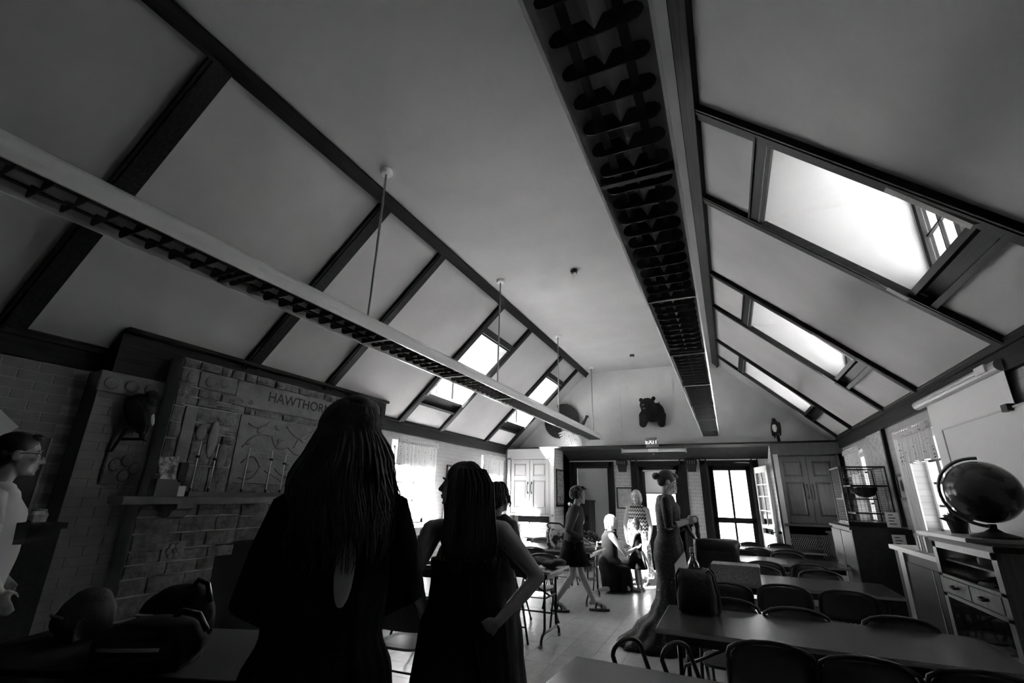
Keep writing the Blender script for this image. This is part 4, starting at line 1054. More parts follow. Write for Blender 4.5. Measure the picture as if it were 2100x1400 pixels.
# ---------------------------------------------------------------- left wall odds
nb = root('notice_board', (XL, 1.62, 1.3), label='dark notice board with pale edge behind the man with glasses', cat='board')
B().box(XL + .008, XL + .022, 1.15, 1.86, 1.30, 1.88).obj('board', 'blk', nb); B().box(XL + .008, XL + .026, 1.855, 1.868, 1.30, 1.88).obj('edge', 'edge', nb)
ps = root('paper_sheet', (XL + .03, 1.5, 1.94), label='white paper sheet pinned askew above the dark notice board', cat='paper')
B().prism([(XL + .03, 1.645, 1.94), (XL + .03, 1.50, 1.76), (XL + .03, 1.27, 1.95), (XL + .03, 1.42, 2.13)], (.004, 0, 0)).obj('sheet', 'paper', ps)
B().ell((XL + .036, 1.43, 2.10), (.004, .008, .008)).obj('pin', 'steel', ps)
ct = root('side_counter', (-4.62, 1.3, 0), label='dark low counter against the brick wall beside the pier', cat='cabinet')
B().box(XL + .01, -4.42, .4, 1.94, .06, 1.24).obj('case', 'dark', ct); B().box(XL + .01, -4.38, .38, 1.955, 1.24, 1.28).obj('top', 'dark', ct); B().box(XL + .02, -4.46, .42, 1.92, 0, .06).obj('plinth', 'blk', ct)
for a in (.45, 1.2): B().box(-4.42, -4.41, a, a + .7, .12, 1.18).obj('door', 'dark', ct, bevel=.003)
for y, s, lab, m in ((1.86, .05, 'small pale jar at the end of the dark counter', 'white'), (1.70, .035, 'small cream pot on the dark counter', 'edge')):
    t = root('small_jar', (-4.6, y, 1.28), label=lab, cat='jar')
    B().lathe([(0, 0), (s, 0), (s * 1.1, s), (s * .8, s * 1.5), (0, s * 1.5)], (-4.6, y, 1.28), 16).obj('pot', m, t, smooth=False); B().lathe([(0, 0), (s * .85, 0), (s * .85, .012), (0, .016)], (-4.6, y, 1.28 + s * 1.5), 16).obj('lid', 'greypaint', t)
rc = root('radiator_cover', (-4.6, 6.5, 0), label='grey-framed radiator cover under the nearer left window', cat='radiator cover')
B().box(XL + .005, -4.52, 5.75, 7.48, .98, 1.02).obj('top', 'greypaint', rc)
f = B(); x0, x1 = -4.58, -4.54
for a in (5.78, 6.6, 7.38): f.box(x0, x1, a, a + .07, 0, .98)
f.box(x0, x1, 5.78, 7.45, .90, .98); f.box(x0, x1, 5.78, 7.45, .08, .16); f.box(XL + .005, x0, 7.41, 7.45, 0, .98); f.obj('frame', 'greypaint', rc)
g = B()
for (a, c) in ((5.85, 6.6), (6.67, 7.38)):
    y = a + .012
    while y < c: g.box(-4.57, -4.56, y, y + .006, .16, .9); y += .018
    z = .18
    while z < .9: g.box(-4.572, -4.562, a, c, z, z + .006); z += .022
g.obj('grille', 'mesh', rc); B().box(-4.60, -4.59, 5.85, 7.38, .1, .95).obj('backing', 'soot', rc)
fg = root('tall_white_cabinet', (-4.5, 7.85, 0), label='tall pale metal cabinet between the two left windows', cat='cabinet')
B().box(XL + .02, -4.30, 7.62, 8.22, .04, 1.60).obj('case', 'greypaint', fg, bevel=.008); B().box(-4.30, -4.27, 7.63, 8.21, .06, 1.59).obj('door', 'white', fg, bevel=.006)
B().box(-4.27, -4.25, 7.66, 7.68, .9, 1.2).obj('handle', 'steel', fg); B().box(XL + .04, -4.32, 7.64, 8.2, 0, .04).obj('plinth', 'blk', fg)
bc = root('low_bookcase', (-3.2, 11.1, 0), label='dark bookcase before the pale door beside the left wing', cat='bookcase')
f = B(); x0, x1, y0, y1 = -3.42, -2.92, 10.86, 11.36
f.box(x0, x0 + .03, y0, y1, 0, 1.42); f.box(x1 - .03, x1, y0, y1, 0, 1.42); f.box(x0, x1, y1 - .02, y1, 0, 1.42); f.obj('case', 'dark', bc)
B().box(x0 - .02, x1 + .02, y0 - .02, y1, 1.42, 1.45).obj('top', 'dark', bc)
for z in (.06, .5, .96): B().box(x0 + .03, x1 - .03, y0 + .02, y1, z, z + .025).obj('shelf', 'dark', bc)
B().box(x0 + .03, x1 - .03, y0, y0 + .02, 1.12, 1.42).obj('drop_front', 'dark', bc)
B().box(-3.36, -3.06, 10.92, 11.2, .985, 1.10).obj('paper_stack', 'greypaint', None, label='grey stack of paper on the bookcase shelf', cat='paper', bevel=.003)
lt = root('oil_lantern', (-3.12, 11.0, 1.45), label='old lantern with dark flared lid on the dark bookcase', cat='lantern')
B().lathe([(0, 0), (.10, 0), (.10, .02), (.05, .045), (.05, .07), (0, .07)], (0, 0, 0), 20).obj('base', 'blk', lt, local=True)
B().lathe([(.05, .07), (.075, .12), (.07, .2), (.05, .25)], (0, 0, 0), 20).obj('chimney', 'glass', lt, local=True, smooth=True)
B().lathe([(0, .31), (.04, .305), (.07, .27), (.13, .24), (.125, .235), (0, .245)], (0, 0, 0), 20).obj('lid', 'blk', lt, local=True)
for k in range(4): a = k * PI / 2 + .4; B().tube([(.085 * math.cos(a), .085 * math.sin(a), .03), (.085 * math.cos(a), .085 * math.sin(a), .25)], .004, 6).obj('guard_wire', 'blk', lt, local=True)

# ---------------------------------------------------------------- right wall
scn = root('pull_down_screen', (1.93, 5.2, 2.48), label='white pull-down projection screen hanging near the globe', cat='projector screen')
B().lathe([(0, 0), (.045, 0), (.045, 1.72), (0, 1.72)], (1.92, 4.40, 2.50), 16, axis=1).obj('case', 'greypaint', scn, smooth=False)
B().box(1.868, 1.876, 4.56, 6.1, 2.49, 2.51).obj('slot_rail', 'white', scn); B().box(1.862, 1.876, 4.50, 4.66, 2.475, 2.535).obj('maker_plate', 'paper', scn)
rows = [[(1.925 - .004 * math.sin(y * 2), y, z) for y in [4.40 + (5.92 - 4.40) * k / 12 - (0 if z > 2.2 else 0) for k in range(13)]] for z in (2.47, 2.0, 1.5, .95)]
s_ = B().sheet(rows).obj('sheet', 'screen', scn); s_.modifiers.new('thick', 'SOLIDIFY').thickness = .003
B().tube([(1.925, 4.38, .95), (1.925, 5.935, .95)], .014, 8).obj('batten', 'blk', scn)
wbd = root('white_board', (1.90, 5.0, 1.2), label='thin-edged white board standing before the pull-down screen', cat='board')
B().box(1.895, 1.905, 4.20, 5.60, 1.25, 2.185).obj('panel', 'screen', wbd)
B().box(1.888, 1.908, 4.20, 5.61, 2.178, 2.192).obj('top_edge', 'white', wbd); B().box(1.888, 1.908, 5.595, 5.61, 1.25, 2.185).obj('side_edge', 'greypaint', wbd)
B().box(1.86, 1.905, 4.36, 4.44, 2.16, 2.21).obj('clip', 'blk', wbd)
B().box(1.86, 1.905, 4.25, 5.55, 1.22, 1.25).obj('ledge', 'greypaint', wbd)
mp = root('wall_chart', (1.95, 8.05, 1.5), label='pale faded chart with dark near edge on the wall between the right windows', cat='chart')
B().box(1.955, 1.965, 7.64, 8.48, 1.30, 2.46).obj('sheet', 'map', mp); B().box(1.93, 1.972, 7.58, 7.64, 1.25, 2.62).obj('post', 'trimz', mp)
pr = root('framed_portrait', (1.95, 7.35, 1.57), label='small dark-framed portrait between the chart and the near right window', cat='picture')
f = B()
for (a, c, z0, z1) in ((7.20, 7.235, 1.56, 1.87), (7.465, 7.50, 1.56, 1.87), (7.20, 7.50, 1.56, 1.595), (7.20, 7.50, 1.835, 1.87)): f.box(1.945, 1.972, a, c, z0, z1)
f.obj('frame', 'blk', pr); B().box(1.955, 1.962, 7.23, 7.47, 1.59, 1.84).obj('print', 'map', pr); B().ell((1.955, 7.35, 1.73), (.003, .05, .07)).obj('portrait', 'knit', pr, smooth=True)
S('trim_splay', 'white', B().box(1.93, XR, 7.07, 7.19, 1.0, 2.35), 'pale upright window casing beside the portrait')
# corner wood cabinets, dark case and cage
def cab(name, x0, x1, y0, y1, z1, m, label, nd=2, split=None):
    r = root(name, ((x0 + x1) / 2, (y0 + y1) / 2, 0), label=label, cat='cabinet')
    B().box(x0 + .02, x1, y0, y1, .06, z1).obj('case', m, r, bevel=.003); B().box(x0 - .015, x1, y0 - .015, y1 + .015, z1, z1 + .03).obj('top', m, r, bevel=.003)
    B().box(x0 + .05, x1, y0 + .02, y1 - .02, 0, .06).obj('plinth', 'blk', r)
    wd = (y1 - y0) / nd
    for k in range(nd):
        for (z0, zz) in (((.1, z1 * .62), (z1 * .65, z1 - .03)) if split else ((.1, z1 - .03),)):
            d = B().box(x0, x0 + .02, y0 + wd * k + .012, y0 + wd * (k + 1) - .012, z0, zz).obj('door' if zz - z0 > .4 else 'drawer', m, r, bevel=.003)
            B().ell((x0 - .012, y0 + wd * (k + (.5 if zz - z0 < .4 else .85)), (z0 + zz) / 2 + (.1 if zz - z0 > .4 else 0)), (.014, .014, .014)).obj('knob', 'steel', d, smooth=True)
    return r
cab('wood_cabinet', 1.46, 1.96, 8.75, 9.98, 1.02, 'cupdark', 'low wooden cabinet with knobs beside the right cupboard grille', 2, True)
cab('dark_case', 1.33, 1.93, 7.30, 8.62, 1.20, 'dark', 'tall black case under the wire cage', 2)
t = root('leaning_board', (1.55, 8.9, 1.05), label='dark panel leaning on the low wooden cabinet below the cage', cat='board')
B().hexa([(1.47, 8.78, 1.05), (1.68, 8.80, 1.05), (1.68, 8.82, 1.05), (1.47, 8.80, 1.05), (1.42, 8.92, 1.24), (1.63, 8.94, 1.24), (1.63, 8.96, 1.24), (1.42, 8.94, 1.24)]).obj('panel', 'cabwood', t); B().tube([(1.45, 8.77, 1.06), (1.66, 8.79, 1.06)], .01, 6).obj('edge', 'edge', t)
cb = root('cable_loop', (1.44, 9.2, 1.05), label='pale cable looped over the corner of the low wooden cabinet', cat='cable')
B().tube([(1.47, 8.95, 1.065), (1.45, 8.97, 1.14), (1.42, 9.0, 1.10), (1.41, 9.05, .98), (1.42, 9.08, .88), (1.43, 9.05, .80)], .007, 6).obj('cord', 'white', cb, smooth=True)
cg = root('wire_cage', (1.68, 8.0, 1.23), label='tall wire cage with dark shelves on the black case', cat='cage')
x0, x1, y0, y1, z0, z1 = 1.42, 1.93, 7.80, 8.45, 1.23, 1.98
f = B()
for x in (x0, x1):
    for y in (y0, y1): f.box(x - .008, x + .008, y - .008, y + .008, z0, z1)
for z in (z0 + .02, z1):
    f.box(x0, x1, y0 - .008, y0 + .008, z - .01, z + .01); f.box(x0, x1, y1 - .008, y1 + .008, z - .01, z + .01)
    f.box(x0 - .008, x0 + .008, y0, y1, z - .01, z + .01); f.box(x1 - .008, x1 + .008, y0, y1, z - .01, z + .01)
f.obj('frame', 'blk', cg)
def wires(b, P, Q, horizontal=True):
    pass
for nm, (ax, c0) in (('front_mesh', ('y', y0)), ('side_mesh', ('x', x0)), ('back_mesh', ('y', y1))):
    b = B(); z = z0 + .03
    while z < z1:
        if ax == 'y': b.box(x0, x1, c0 - .0018, c0 + .0018, z, z + .0035)
        else: b.box(c0 - .0018, c0 + .0018, y0, y1, z, z + .0035)
        z += .022
    k = 0
    while k < 6:
        if ax == 'y': xx = x0 + (x1 - x0) * (k + .5) / 6; b.box(xx - .002, xx + .002, c0 - .003, c0 + .003, z0, z1)
        else: yy = y0 + (y1 - y0) * (k + .5) / 6; b.box(c0 - .003, c0 + .003, yy - .002, yy + .002, z0, z1)
        k += 1
    b.obj(nm, 'blk', cg)
for z, xa, xc in ((1.73, x0 + .1, x1), (1.56, x0, x1 - .14), (1.38, x0 + .1, x1)): B().box(xa, xc, y0 + .04, y1 - .1, z, z + .018).obj('shelf', 'blk', cg)
B().box(x0, x1, y0, y1, z0, z0 + .05).obj('tray', 'blk', cg)
hm = root('hammock', (1.72, 8.05, 1.58), label='dark slung pouch hanging inside the wire cage', cat='pouch')
soup(B().ell((0, 0, .08), (.13, .09, .07)).cap((-.12, 0, .1), .03, (-.17, 0, .15), .015).box(-.1, .13, -.05, .05, .1, .145).obj('pouch', 'blk', hm, local=True), .01, 3)
t = root('food_box', (1.47, 8.0, 1.585), label='small dark tray clipped inside the wire cage', cat='tray'); B().box(1.44, 1.56, 7.86, 8.1, 1.58, 1.64).obj('tray', 'blk', t, bevel=.006)
for i, (y, z0, z1, lab) in enumerate(((7.27, 1.25, 1.42, 'upper printed card on the end of the black case'), (7.27, .88, 1.17, 'lower printed strip on the end of the black case'))):
    t = root('printed_card', (1.76, y, z0), label=lab, cat='paper'); x0 = 1.70 + .02 * i
    B().box(x0, x0 + .13, y - .004, y, z0, z1).obj('sheet', 'paper', t)
    pb = B()
    for k in range(4 + 3 * i): pb.box(x0 + .025, x0 + .025 + .05 + .02 * (k % 2), y - .006, y - .004, z1 - .035 - k * .034, z1 - .025 - k * .034)
    pb.obj('print_lines', 'knit', t)
S('trim_case_end', 'dark', B().box(1.33, 1.93, 7.272, 7.30, 0, 1.23), 'end board of the black case')
t = root('dark_side_cabinet', (1.7, 5.75, 0), label='low dark panelled cabinet with pale edge beside the globe cabinet', cat='cabinet')
B().box(1.50, 1.88, 5.14, 6.35, .05, 1.08).obj('case', 'dark', t); B().box(1.47, 1.88, 5.12, 6.4, 1.08, 1.12).obj('top', 'greypaint', t); B().box(1.48, 1.50, 6.02, 6.16, .05, 1.08).obj('stile', 'greypaint', t); B().box(1.488, 1.50, 5.2, 5.98, .1, 1.0).obj('door', 'dark', t, bevel=.004); B().box(1.485, 1.50, 5.32, 5.335, .1, 1.0).obj('bead', 'greypaint', t); B().box(1.52, 1.86, 5.16, 6.33, 0, .05).obj('plinth', 'blk', t)
for k in range(4):
    B().box(1.54, 1.68, 5.52 + .07 * k, 5.56 + .07 * k, 1.12, 1.25).obj('book', 'paper' if k % 2 else 'greypaint', None, label=['thin grey book standing behind the globe cabinet, nearest of the row', 'thin white book second in the row behind the globe cabinet', 'thin grey book third in the row behind the globe cabinet', 'thin white book last in the row behind the globe cabinet'][k], cat='book', group='thin books beside the globe cabinet')
# globe cabinet with glazed front
gc = root('glazed_cabinet', (1.7, 4.55, 0), label='glass-fronted wooden cabinet with two drawers carrying the globe', cat='cabinet')
X0, X1, A, C_ = 1.45, 1.86, 4.03, 5.06
f = B(); f.box(X0 + .02, X1, A, A + .025, .05, 1.25); f.box(X0 + .02, X1, C_ - .025, C_, .05, 1.25); f.box(X1 - .02, X1, A, C_, .05, 1.25); f.box(X0 + .02, X1, A, C_, .05, .08); f.box(X0 + .02, X1, A, C_, .90, .925); f.obj('case', 'cabwood', gc)
B().box(X0 - .01, X1, A - .02, C_ + .02, 1.25, 1.285).obj('top', 'dark', gc, bevel=.004)
B().box(X0 - .05, X1 - .02, A + .22, C_ + .12, 1.29, 1.315).obj('top_slab', 'edge', None, label='pale flat slab lying on the glass-fronted cabinet under the globe', cat='board', bevel=.003)
f = B()
for (z0, z1) in ((.86, .885), (1.0, 1.02), (1.205, 1.25), (.06, .14)): f.box(X0, X0 + .022, A, C_, z0, z1)
for (a, c) in ((A, A + .07), (C_ - .07, C_)): f.box(X0, X0 + .022, a, c, .06, 1.25)
f.obj('face_frame', 'cabwood', gc)
for k in range(2):
    a = A + .07 + k * .445; d = B().box(X0 - .004, X0 + .018, a + .006, a + .44, .892, .995).obj('drawer', 'cabwood', gc, bevel=.003)
    B().tube([(X0 - .004, a + .18, .95), (X0 - .03, a + .185, .945), (X0 - .03, a + .265, .945), (X0 - .004, a + .27, .95)], .009, 6).obj('pull', 'blk', d, smooth=True)
for (z0, z1) in ((1.02, 1.205), (.14, .86)): B().box(X0 + .008, X0 + .012, A + .07, C_ - .07, z0, z1).obj('pane', 'glass', gc)
for z in (.45, 1.11): B().box(X0 + .06, X1 - .02, A + .03, C_ - .03, z, z + .012).obj('shelf', 'cabwood', gc)
for k, (y, z, s) in enumerate(((4.75, .93, .05), (4.55, .93, .04), (4.3, .93, .045), (4.7, 1.122, .035), (4.4, 1.122, .035), (4.85, .462, .09), (4.6, .462, .07), (4.35, .462, .08))):
    t = root('specimen_jar', (1.62, y, z), label='pale specimen jar on the %s shelf of the glazed cabinet, %s' % (('lower' if z < .6 else 'upper' if z > 1 else 'middle'), ['window end', 'middle', 'camera end', 'window end', 'camera end', 'window end', 'middle', 'camera end'][k]), cat='jar')
    B().lathe([(0, 0), (s, 0), (s, s * 1.2), (s * .7, s * 1.5), (0, s * 1.5)], (1.62, y, z), 14).obj('body', 'white', t); B().lathe([(0, 0), (s * .75, 0), (s * .75, .012), (0, .014)], (1.62, y, z + s * 1.5), 14).obj('lid', 'blk', t)
gl = root('globe', (1.62, 4.42, 1.315), label='large dark globe on its stand with pale meridian arc', cat='globe')
gc_ = Vector((0, 0, .30)); R_ = .205
o = B().ell(gc_, (R_,) * 3, n=40).obj('sphere', 'globe', gl, local=True, smooth=True)
pts = []
for k in range(19):
    a = math.radians(-80 + 190 * k / 18 + 60); pts.append(gc_ + Vector((math.cos(a) * .2 * .45, math.cos(a) * (R_ + .02), math.sin(a) * (R_ + .02))))
B().tube([gc_ + Vector((-(R_ + .022) * math.cos(a) * .94, .34 * (R_ + .022) * math.cos(a), (R_ + .022) * math.sin(a))) for a in [math.radians(95 - 190 * k / 20) for k in range(21)]], .011, 8).obj('meridian', 'steel', gl, local=True, smooth=True)
B().lathe([(0, 0), (.13, 0), (.13, .015), (.05, .04), (.022, .06), (.022, .09), (0, .09)], (0, 0, 0), 28).obj('stand', 'dark', gl, local=True, smooth=False)
pl = root('potted_plant', (1.60, 4.92, 1.315), label='dark leafy plant in a pot behind the globe', cat='plant')
B().lathe([(0, 0), (.05, 0), (.065, .09), (.055, .09), (0, .08)], (0, 0, 0), 18).obj('pot', 'dark', pl, local=True)
rr = random.Random(9)
for k in range(22):
    a = rr.uniform(0, 2 * PI); e_ = rr.uniform(.1, 1.3); d = Vector((math.cos(a) * math.cos(e_), math.sin(a) * math.cos(e_), math.sin(e_))); L_ = rr.uniform(.07, .15)
    p = Vector((0, 0, .09)); q = p + d * L_; sd = d.orthogonal().normalized() * .028
    B().prism([p, p + d * L_ * .5 + sd, q, p + d * L_ * .5 - sd], (0, 0, .004)).obj('leaf', 'hairD', pl, local=True)
t = root('window_sticker', (2.16, 6.3, 1.7), label='small square notice stuck on the near right window', cat='notice'); B().box(2.165, 2.17, 6.22, 6.34, 1.68, 1.78).obj('sheet', 'knit', t)
c = root('side_curtain', (1.9, 6.9, 1.2), label='pale curtain panel drawn beside the near right window', cat='curtain')
rows = [[(1.93 + .018 * math.sin(k * 1.1), 6.80 + .26 * k / 24, z) for k in range(25)] for z in (1.98, 1.6, 1.22)]
B().sheet(rows).obj('panel', 'cloth', c, smooth=True)
for (a, c1, lab) in ((6.98, 7.24, 'pale curtain panel beside the nearer left window'), (9.9, 10.11, 'pale curtain panel beside the left window next to the cupboard')):
    c = root('side_curtain', (XL + .03, a, 1.1), label=lab, cat='curtain')
    rows = [[(XL + .035 + .016 * math.sin(k * 1.1), a + (c1 - a) * k / 20, z) for k in range(21)] for z in (1.97, 1.5, 1.075)]
    B().sheet(rows).obj('panel', 'cloth', c, smooth=True)

# ---------------------------------------------------------------- people
def frame3(d, nrm):
    d = Vector(d).normalized(); s = d.cross(Vector(nrm)).normalized(); n = s.cross(d)
    return s, d, n
def hand(b, wr, d, nrm, thumb, curl=.5, s=1.0):
    """palm, four unequal bent fingers and a thumb; nrm points out of the palm, thumb is +1/-1 along the side axis"""
    sd, d, n = frame3(d, nrm); sd = sd * thumb; wr = Vector(wr)
    rm = Matrix((sd, d, n)).transposed()
    b.ell(wr + d * .045 * s, (.040 * s, .052 * s, .017 * s), rm, n=10)
    for k, L_ in enumerate((.066, .076, .070, .054)):
        p = wr + d * .082 * s + sd * (.027 - .018 * k) * s; dd = d
        a = curl * .5
        for j, f in enumerate((.45, .32, .26)):
            dd = (dd * math.cos(a) + n * math.sin(a)).normalized(); q = p + dd * L_ * f * s
            b.cap(p, (.0095 - .001 * j) * s, q, (.0085 - .001 * j) * s, n=6); p = q; a = curl
            n_ = n
    p = wr + d * .022 * s + sd * .032 * s
    q = p + (d * .7 + sd * .6 + n * .3).normalized() * .036 * s; r_ = q + (d * .9 + sd * .15 + n * .45).normalized() * .03 * s
    b.cap(p, .013 * s, q, .010 * s, n=6); b.cap(q, .010 * s, r_, .0085 * s, n=6)
class Head:
    def __init__(s, c, yaw, pitch, sc): s.m = Matrix.Translation(c) @ Euler((pitch, 0, yaw), 'XYZ').to_matrix().to_4x4(); s.m = Matrix.Translation(c) @ (Matrix.Rotation(yaw, 4, 'Z') @ Matrix.Rotation(pitch, 4, 'X')); s.s = sc; s.r = s.m.to_3x3()
    def p(s, x, y, z): return s.m @ (Vector((x, y, z)) * s.s)
    def ell(s, b, c, r, n=12): b.ell(s.p(*c), [v * s.s for v in r], s.r, n=n)
def build_head(b, h, child=False):
    k = h.s
    h.ell(b, (0, -.012, .022), (.076, .096, .088), 16); h.ell(b, (0, .025, -.028), (.061, .066, .088), 14)
    h.ell(b, (0, .042, -.085), (.043, .046, .034)); h.ell(b, (0, .082, -.103), (.020, .018, .016))
    b.cap(h.p(0, .086, .012), .009 * k, h.p(0, .113, -.032), .013 * k, 8); h.ell(b, (.012, .097, -.037), (.009, .011, .008), 8); h.ell(b, (-.012, .097, -.037), (.009, .011, .008), 8)
    h.ell(b, (.028, .080, .024), (.022, .010, .008)); h.ell(b, (-.028, .080, .024), (.022, .010, .008))
    h.ell(b, (.034, .066, -.03), (.022, .020, .020)); h.ell(b, (-.034, .066, -.03), (.022, .020, .020))
    h.ell(b, (0, .094, -.063), (.021, .010, .007)); h.ell(b, (0, .091, -.077), (.019, .011, .008))
    for s in (1, -1): h.ell(b, (s * .077, -.008, -.012), (.011, .022, .033))
def face_bits(r, h):
    for s in (1, -1):
        e = B(); h.ell(e, (s * .031, .079, .004), (.014, .012, .0095), 8); e.obj('eye', 'white', r, local=True, smooth=True)
        e = B(); h.ell(e, (s * .031, .0885, .004), (.0065, .004, .0065), 8); e.obj('iris', 'eye', r, local=True, smooth=True)
        e = B(); e.tube([h.p(s * .012, .094, .026), h.p(s * .03, .093, .032), h.p(s * .052, .078, .026)], .0035 * h.s, 5); e.obj('eyebrow', 'hairM', r, local=True)
    e = B(); h.ell(e, (0, .099, -.064), (.019, .007, .006), 8); h.ell(e, (0, .097, -.074), (.016, .007, .006), 8); e.obj('lips', 'lips', r, local=True, smooth=True)

def person(label, loc, rz, H, P, skin='skin', vox=.008, group=None):
    """one continuous body; P holds joint positions in metres (local: y forward, x to the person's right)"""
    r = root('person', loc, math.radians(rz), label=label, cat='person', group=group)
    u = H / 1.7; b = B()
    L = P.get('lean', 0); hipz = P.get('hipz', .86 * u); fat = P.get('fat', 1.0); oy = P.get('oy', 0)
    def t(x, y, z): return Vector((x + P.get('leanx', 0) * max(0, z - hipz), y + oy + L * max(0, z - hipz), z))
    top = P.get('top', H)
    zz = lambda f: hipz + (top - hipz) * f       # 0 at hip, 1 at crown
    b.ell(t(0, -.01, zz(.03)), (.165 * u * fat, .125 * u * fat, .12 * u)); b.ell(t(0, 0, zz(.18)), (.130 * u * fat, .10 * u * fat, .12 * u)); b.ell(t(0, 0, zz(.38)), (.152 * u * fat, .112 * u * fat, .16 * u))
    b.ell(t(0, .015, zz(.42)), (.135 * u * fat, .125 * u * fat, .10 * u))
    sw = P.get('sw', .175 * u)
    b.cap(t(-sw * .8, -.01, zz(.575)), .058 * u, t(sw * .8, -.01, zz(.575)), .058 * u); b.ell(t(0, -.015, zz(.6)), (.10 * u, .07 * u, .06 * u))
    hc = P.get('head') or t(0, .025 * u, zz(.868)); hc = Vector(hc)
    b.cap(t(0, -.012, zz(.58)), .057 * u, hc + Vector((0, -.02 * u, -.07 * u)), .050 * u)
    h = Head(hc, P.get('yaw', 0), P.get('pitch', 0), u * P.get('hs', 1.0)); build_head(b, h)
    for s, k in ((-1, 'L'), (1, 'R')):
        sh = t(s * sw, -.01, zz(.565)); el = Vector(P['el' + k]); wr = Vector(P['wr' + k])
        b.cap(sh, .054 * u * fat, sh.lerp(el, .5), .046 * u * fat); b.cap(sh.lerp(el, .5), .046 * u * fat, el, .036 * u); b.cap(el, .037 * u, el.lerp(wr, .35), .038 * u); b.cap(el.lerp(wr, .35), .038 * u, wr, .025 * u)
        hd_ = P.get('hd' + k) or (wr - el); nr = P.get('hn' + k) or (-s, 0, 0)
        if abs(Vector(hd_).normalized().dot(Vector(nr).normalized())) > .95: nr = (0, 1, 0)
        hand(b, wr, hd_, nr, P.get('th' + k, 1), P.get('curl', .45), u * .95)
        hp = t(s * .088 * u, 0, hipz); kn = Vector(P.get('kn' + k, (s * .09 * u, .02, .48 * u))); an = Vector(P.get('an' + k, (s * .09 * u, -.03, .075 * u))); to = Vector(P.get('to' + k, an + Vector((s * .02, .16 * u, -.045 * u))))
        b.cap(hp, .088 * u * fat, hp.lerp(kn, .55), .066 * u); b.cap(hp.lerp(kn, .55), .066 * u, kn, .052 * u); b.cap(kn, .052 * u, kn.lerp(an, .35), .053 * u); b.cap(kn.lerp(an, .35), .053 * u, an, .034 * u)
        he = an + (an - to).normalized() * .05 * u; he.z = min(he.z, an.z - .02 * u)
        b.cap(an, .034 * u, he, .030 * u); b.cap(an + Vector((0, 0, -.01)), .032 * u, an.lerp(to, .6), .032 * u); b.cap(an.lerp(to, .6), .036 * u, to, .022 * u)
    soup(b.obj('body', skin, r, local=True), vox, 3)
    face_bits(r, h)
    return r, h, u, t, zz
def rings_of(rows, n=72, pleat=0, cnt=18, seed=0):
    """rows: z, cx, cy, rx, ry, pleat amount"""
    out = []
    for row in rows:
        z, cx, cy, rx, ry = row[:5]; pl = row[5] if len(row) > 5 else 0
        out.append([(cx + rx * math.cos(a) * (1 + pl * math.sin(cnt * a + seed) + pl * .6 * math.sin((cnt * .62) * a + 1)), cy + ry * math.sin(a) * (1 + pl * math.sin(cnt * a + seed) + pl * .6 * math.sin((cnt * .62) * a + 1)), z) for a in [2 * PI * k / n for k in range(n)]])
    return out
def gown(r, rows, m, name='dress', cnt=17, n=96, thick=.004, interp=4):
    # smooth interpolation between rows
    R = [list(x) + [0] * (6 - len(x)) for x in rows]; S_ = []
    for a, c in zip(R, R[1:]):
        for k in range(interp):
            f = k / interp; f = f * f * (3 - 2 * f) if interp > 1 else f
            S_.append([a[0] + (c[0] - a[0]) * k / interp] + [a[i] + (c[i] - a[i]) * f for i in range(1, 6)])
    S_.append(R[-1])
    o = B().loft(rings_of(S_, n=n, cnt=cnt), cap=False).obj(name, m, r, local=True, smooth=True)
    so = o.modifiers.new('thick', 'SOLIDIFY'); so.thickness = thick; so.offset = 1
    return o
def sleeve(r, pts, rad, m, name='sleeve'):
    o = B().tube(pts, rad, 16).ell(pts[0], (rad[0] * 1.0,) * 3).ell(pts[-1], (rad[-1] * .99,) * 3).obj(name, m, r, local=True, smooth=True); return o
def locks(r, h, m, n, length, seed=1, spread=1.0, wave=.012, back=True, name='hair', z_low=None, sides=True, capz=.0, wid=.011, yaw_bias=0):
    """hair: a close cap on the skull with many tapering wavy locks falling from it"""
    rg = random.Random(seed); b = B(); k = h.s
    b.ell(h.p(0, -.022, .034), [v * k for v in (.088, .102, .094)], h.r, n=20)
    b.ell(h.p(0, -.05, -.02), [v * k for v in (.078, .070, .085)], h.r, n=16)
    for i in range(n):
        a = rg.uniform(-1, 1) * (2.0 if sides else 1.25) + yaw_bias            # 0 is straight behind
        el = rg.uniform(.1, 1.45); L_ = length * rg.uniform(.72, 1.05); ph = rg.uniform(0, 6.28); pts = []; rad = []
        out = (h.r @ Vector((math.sin(a), -math.cos(a), 0))).normalized()
        for j in range(5):                     # over the skull
            e = el + (-.05 - el) * j / 4; q = 1.0 if j else .86
            pts.append(h.p(math.sin(a) * .092 * q * math.cos(e), -.022 - math.cos(a) * .106 * q * math.cos(e), .034 + .099 * q * math.sin(e))); rad.append(wid * k * (.8 + .06 * j))
        top = pts[-1]
        for j in range(1, 11):
            f = j / 10
            p = top + Vector((0, 0, -L_ * f)) + out * (.05 * spread * math.sin(min(1, f * 1.3) * PI * .55)) * k
            p += Vector((math.cos(ph), math.sin(ph), 0)) * wave * math.sin(f * 9 + ph) * (.2 + f)
            pts.append(p); rad.append(max(.0010, wid * k * (1.12 - f) * rg.uniform(.85, 1.1)))
        b.tube(pts, rad, 5)
    return b.obj(name, m, r, local=True, smooth=True)
def at_rel(x, y, rz):  # unused helper kept tiny
    return x, y

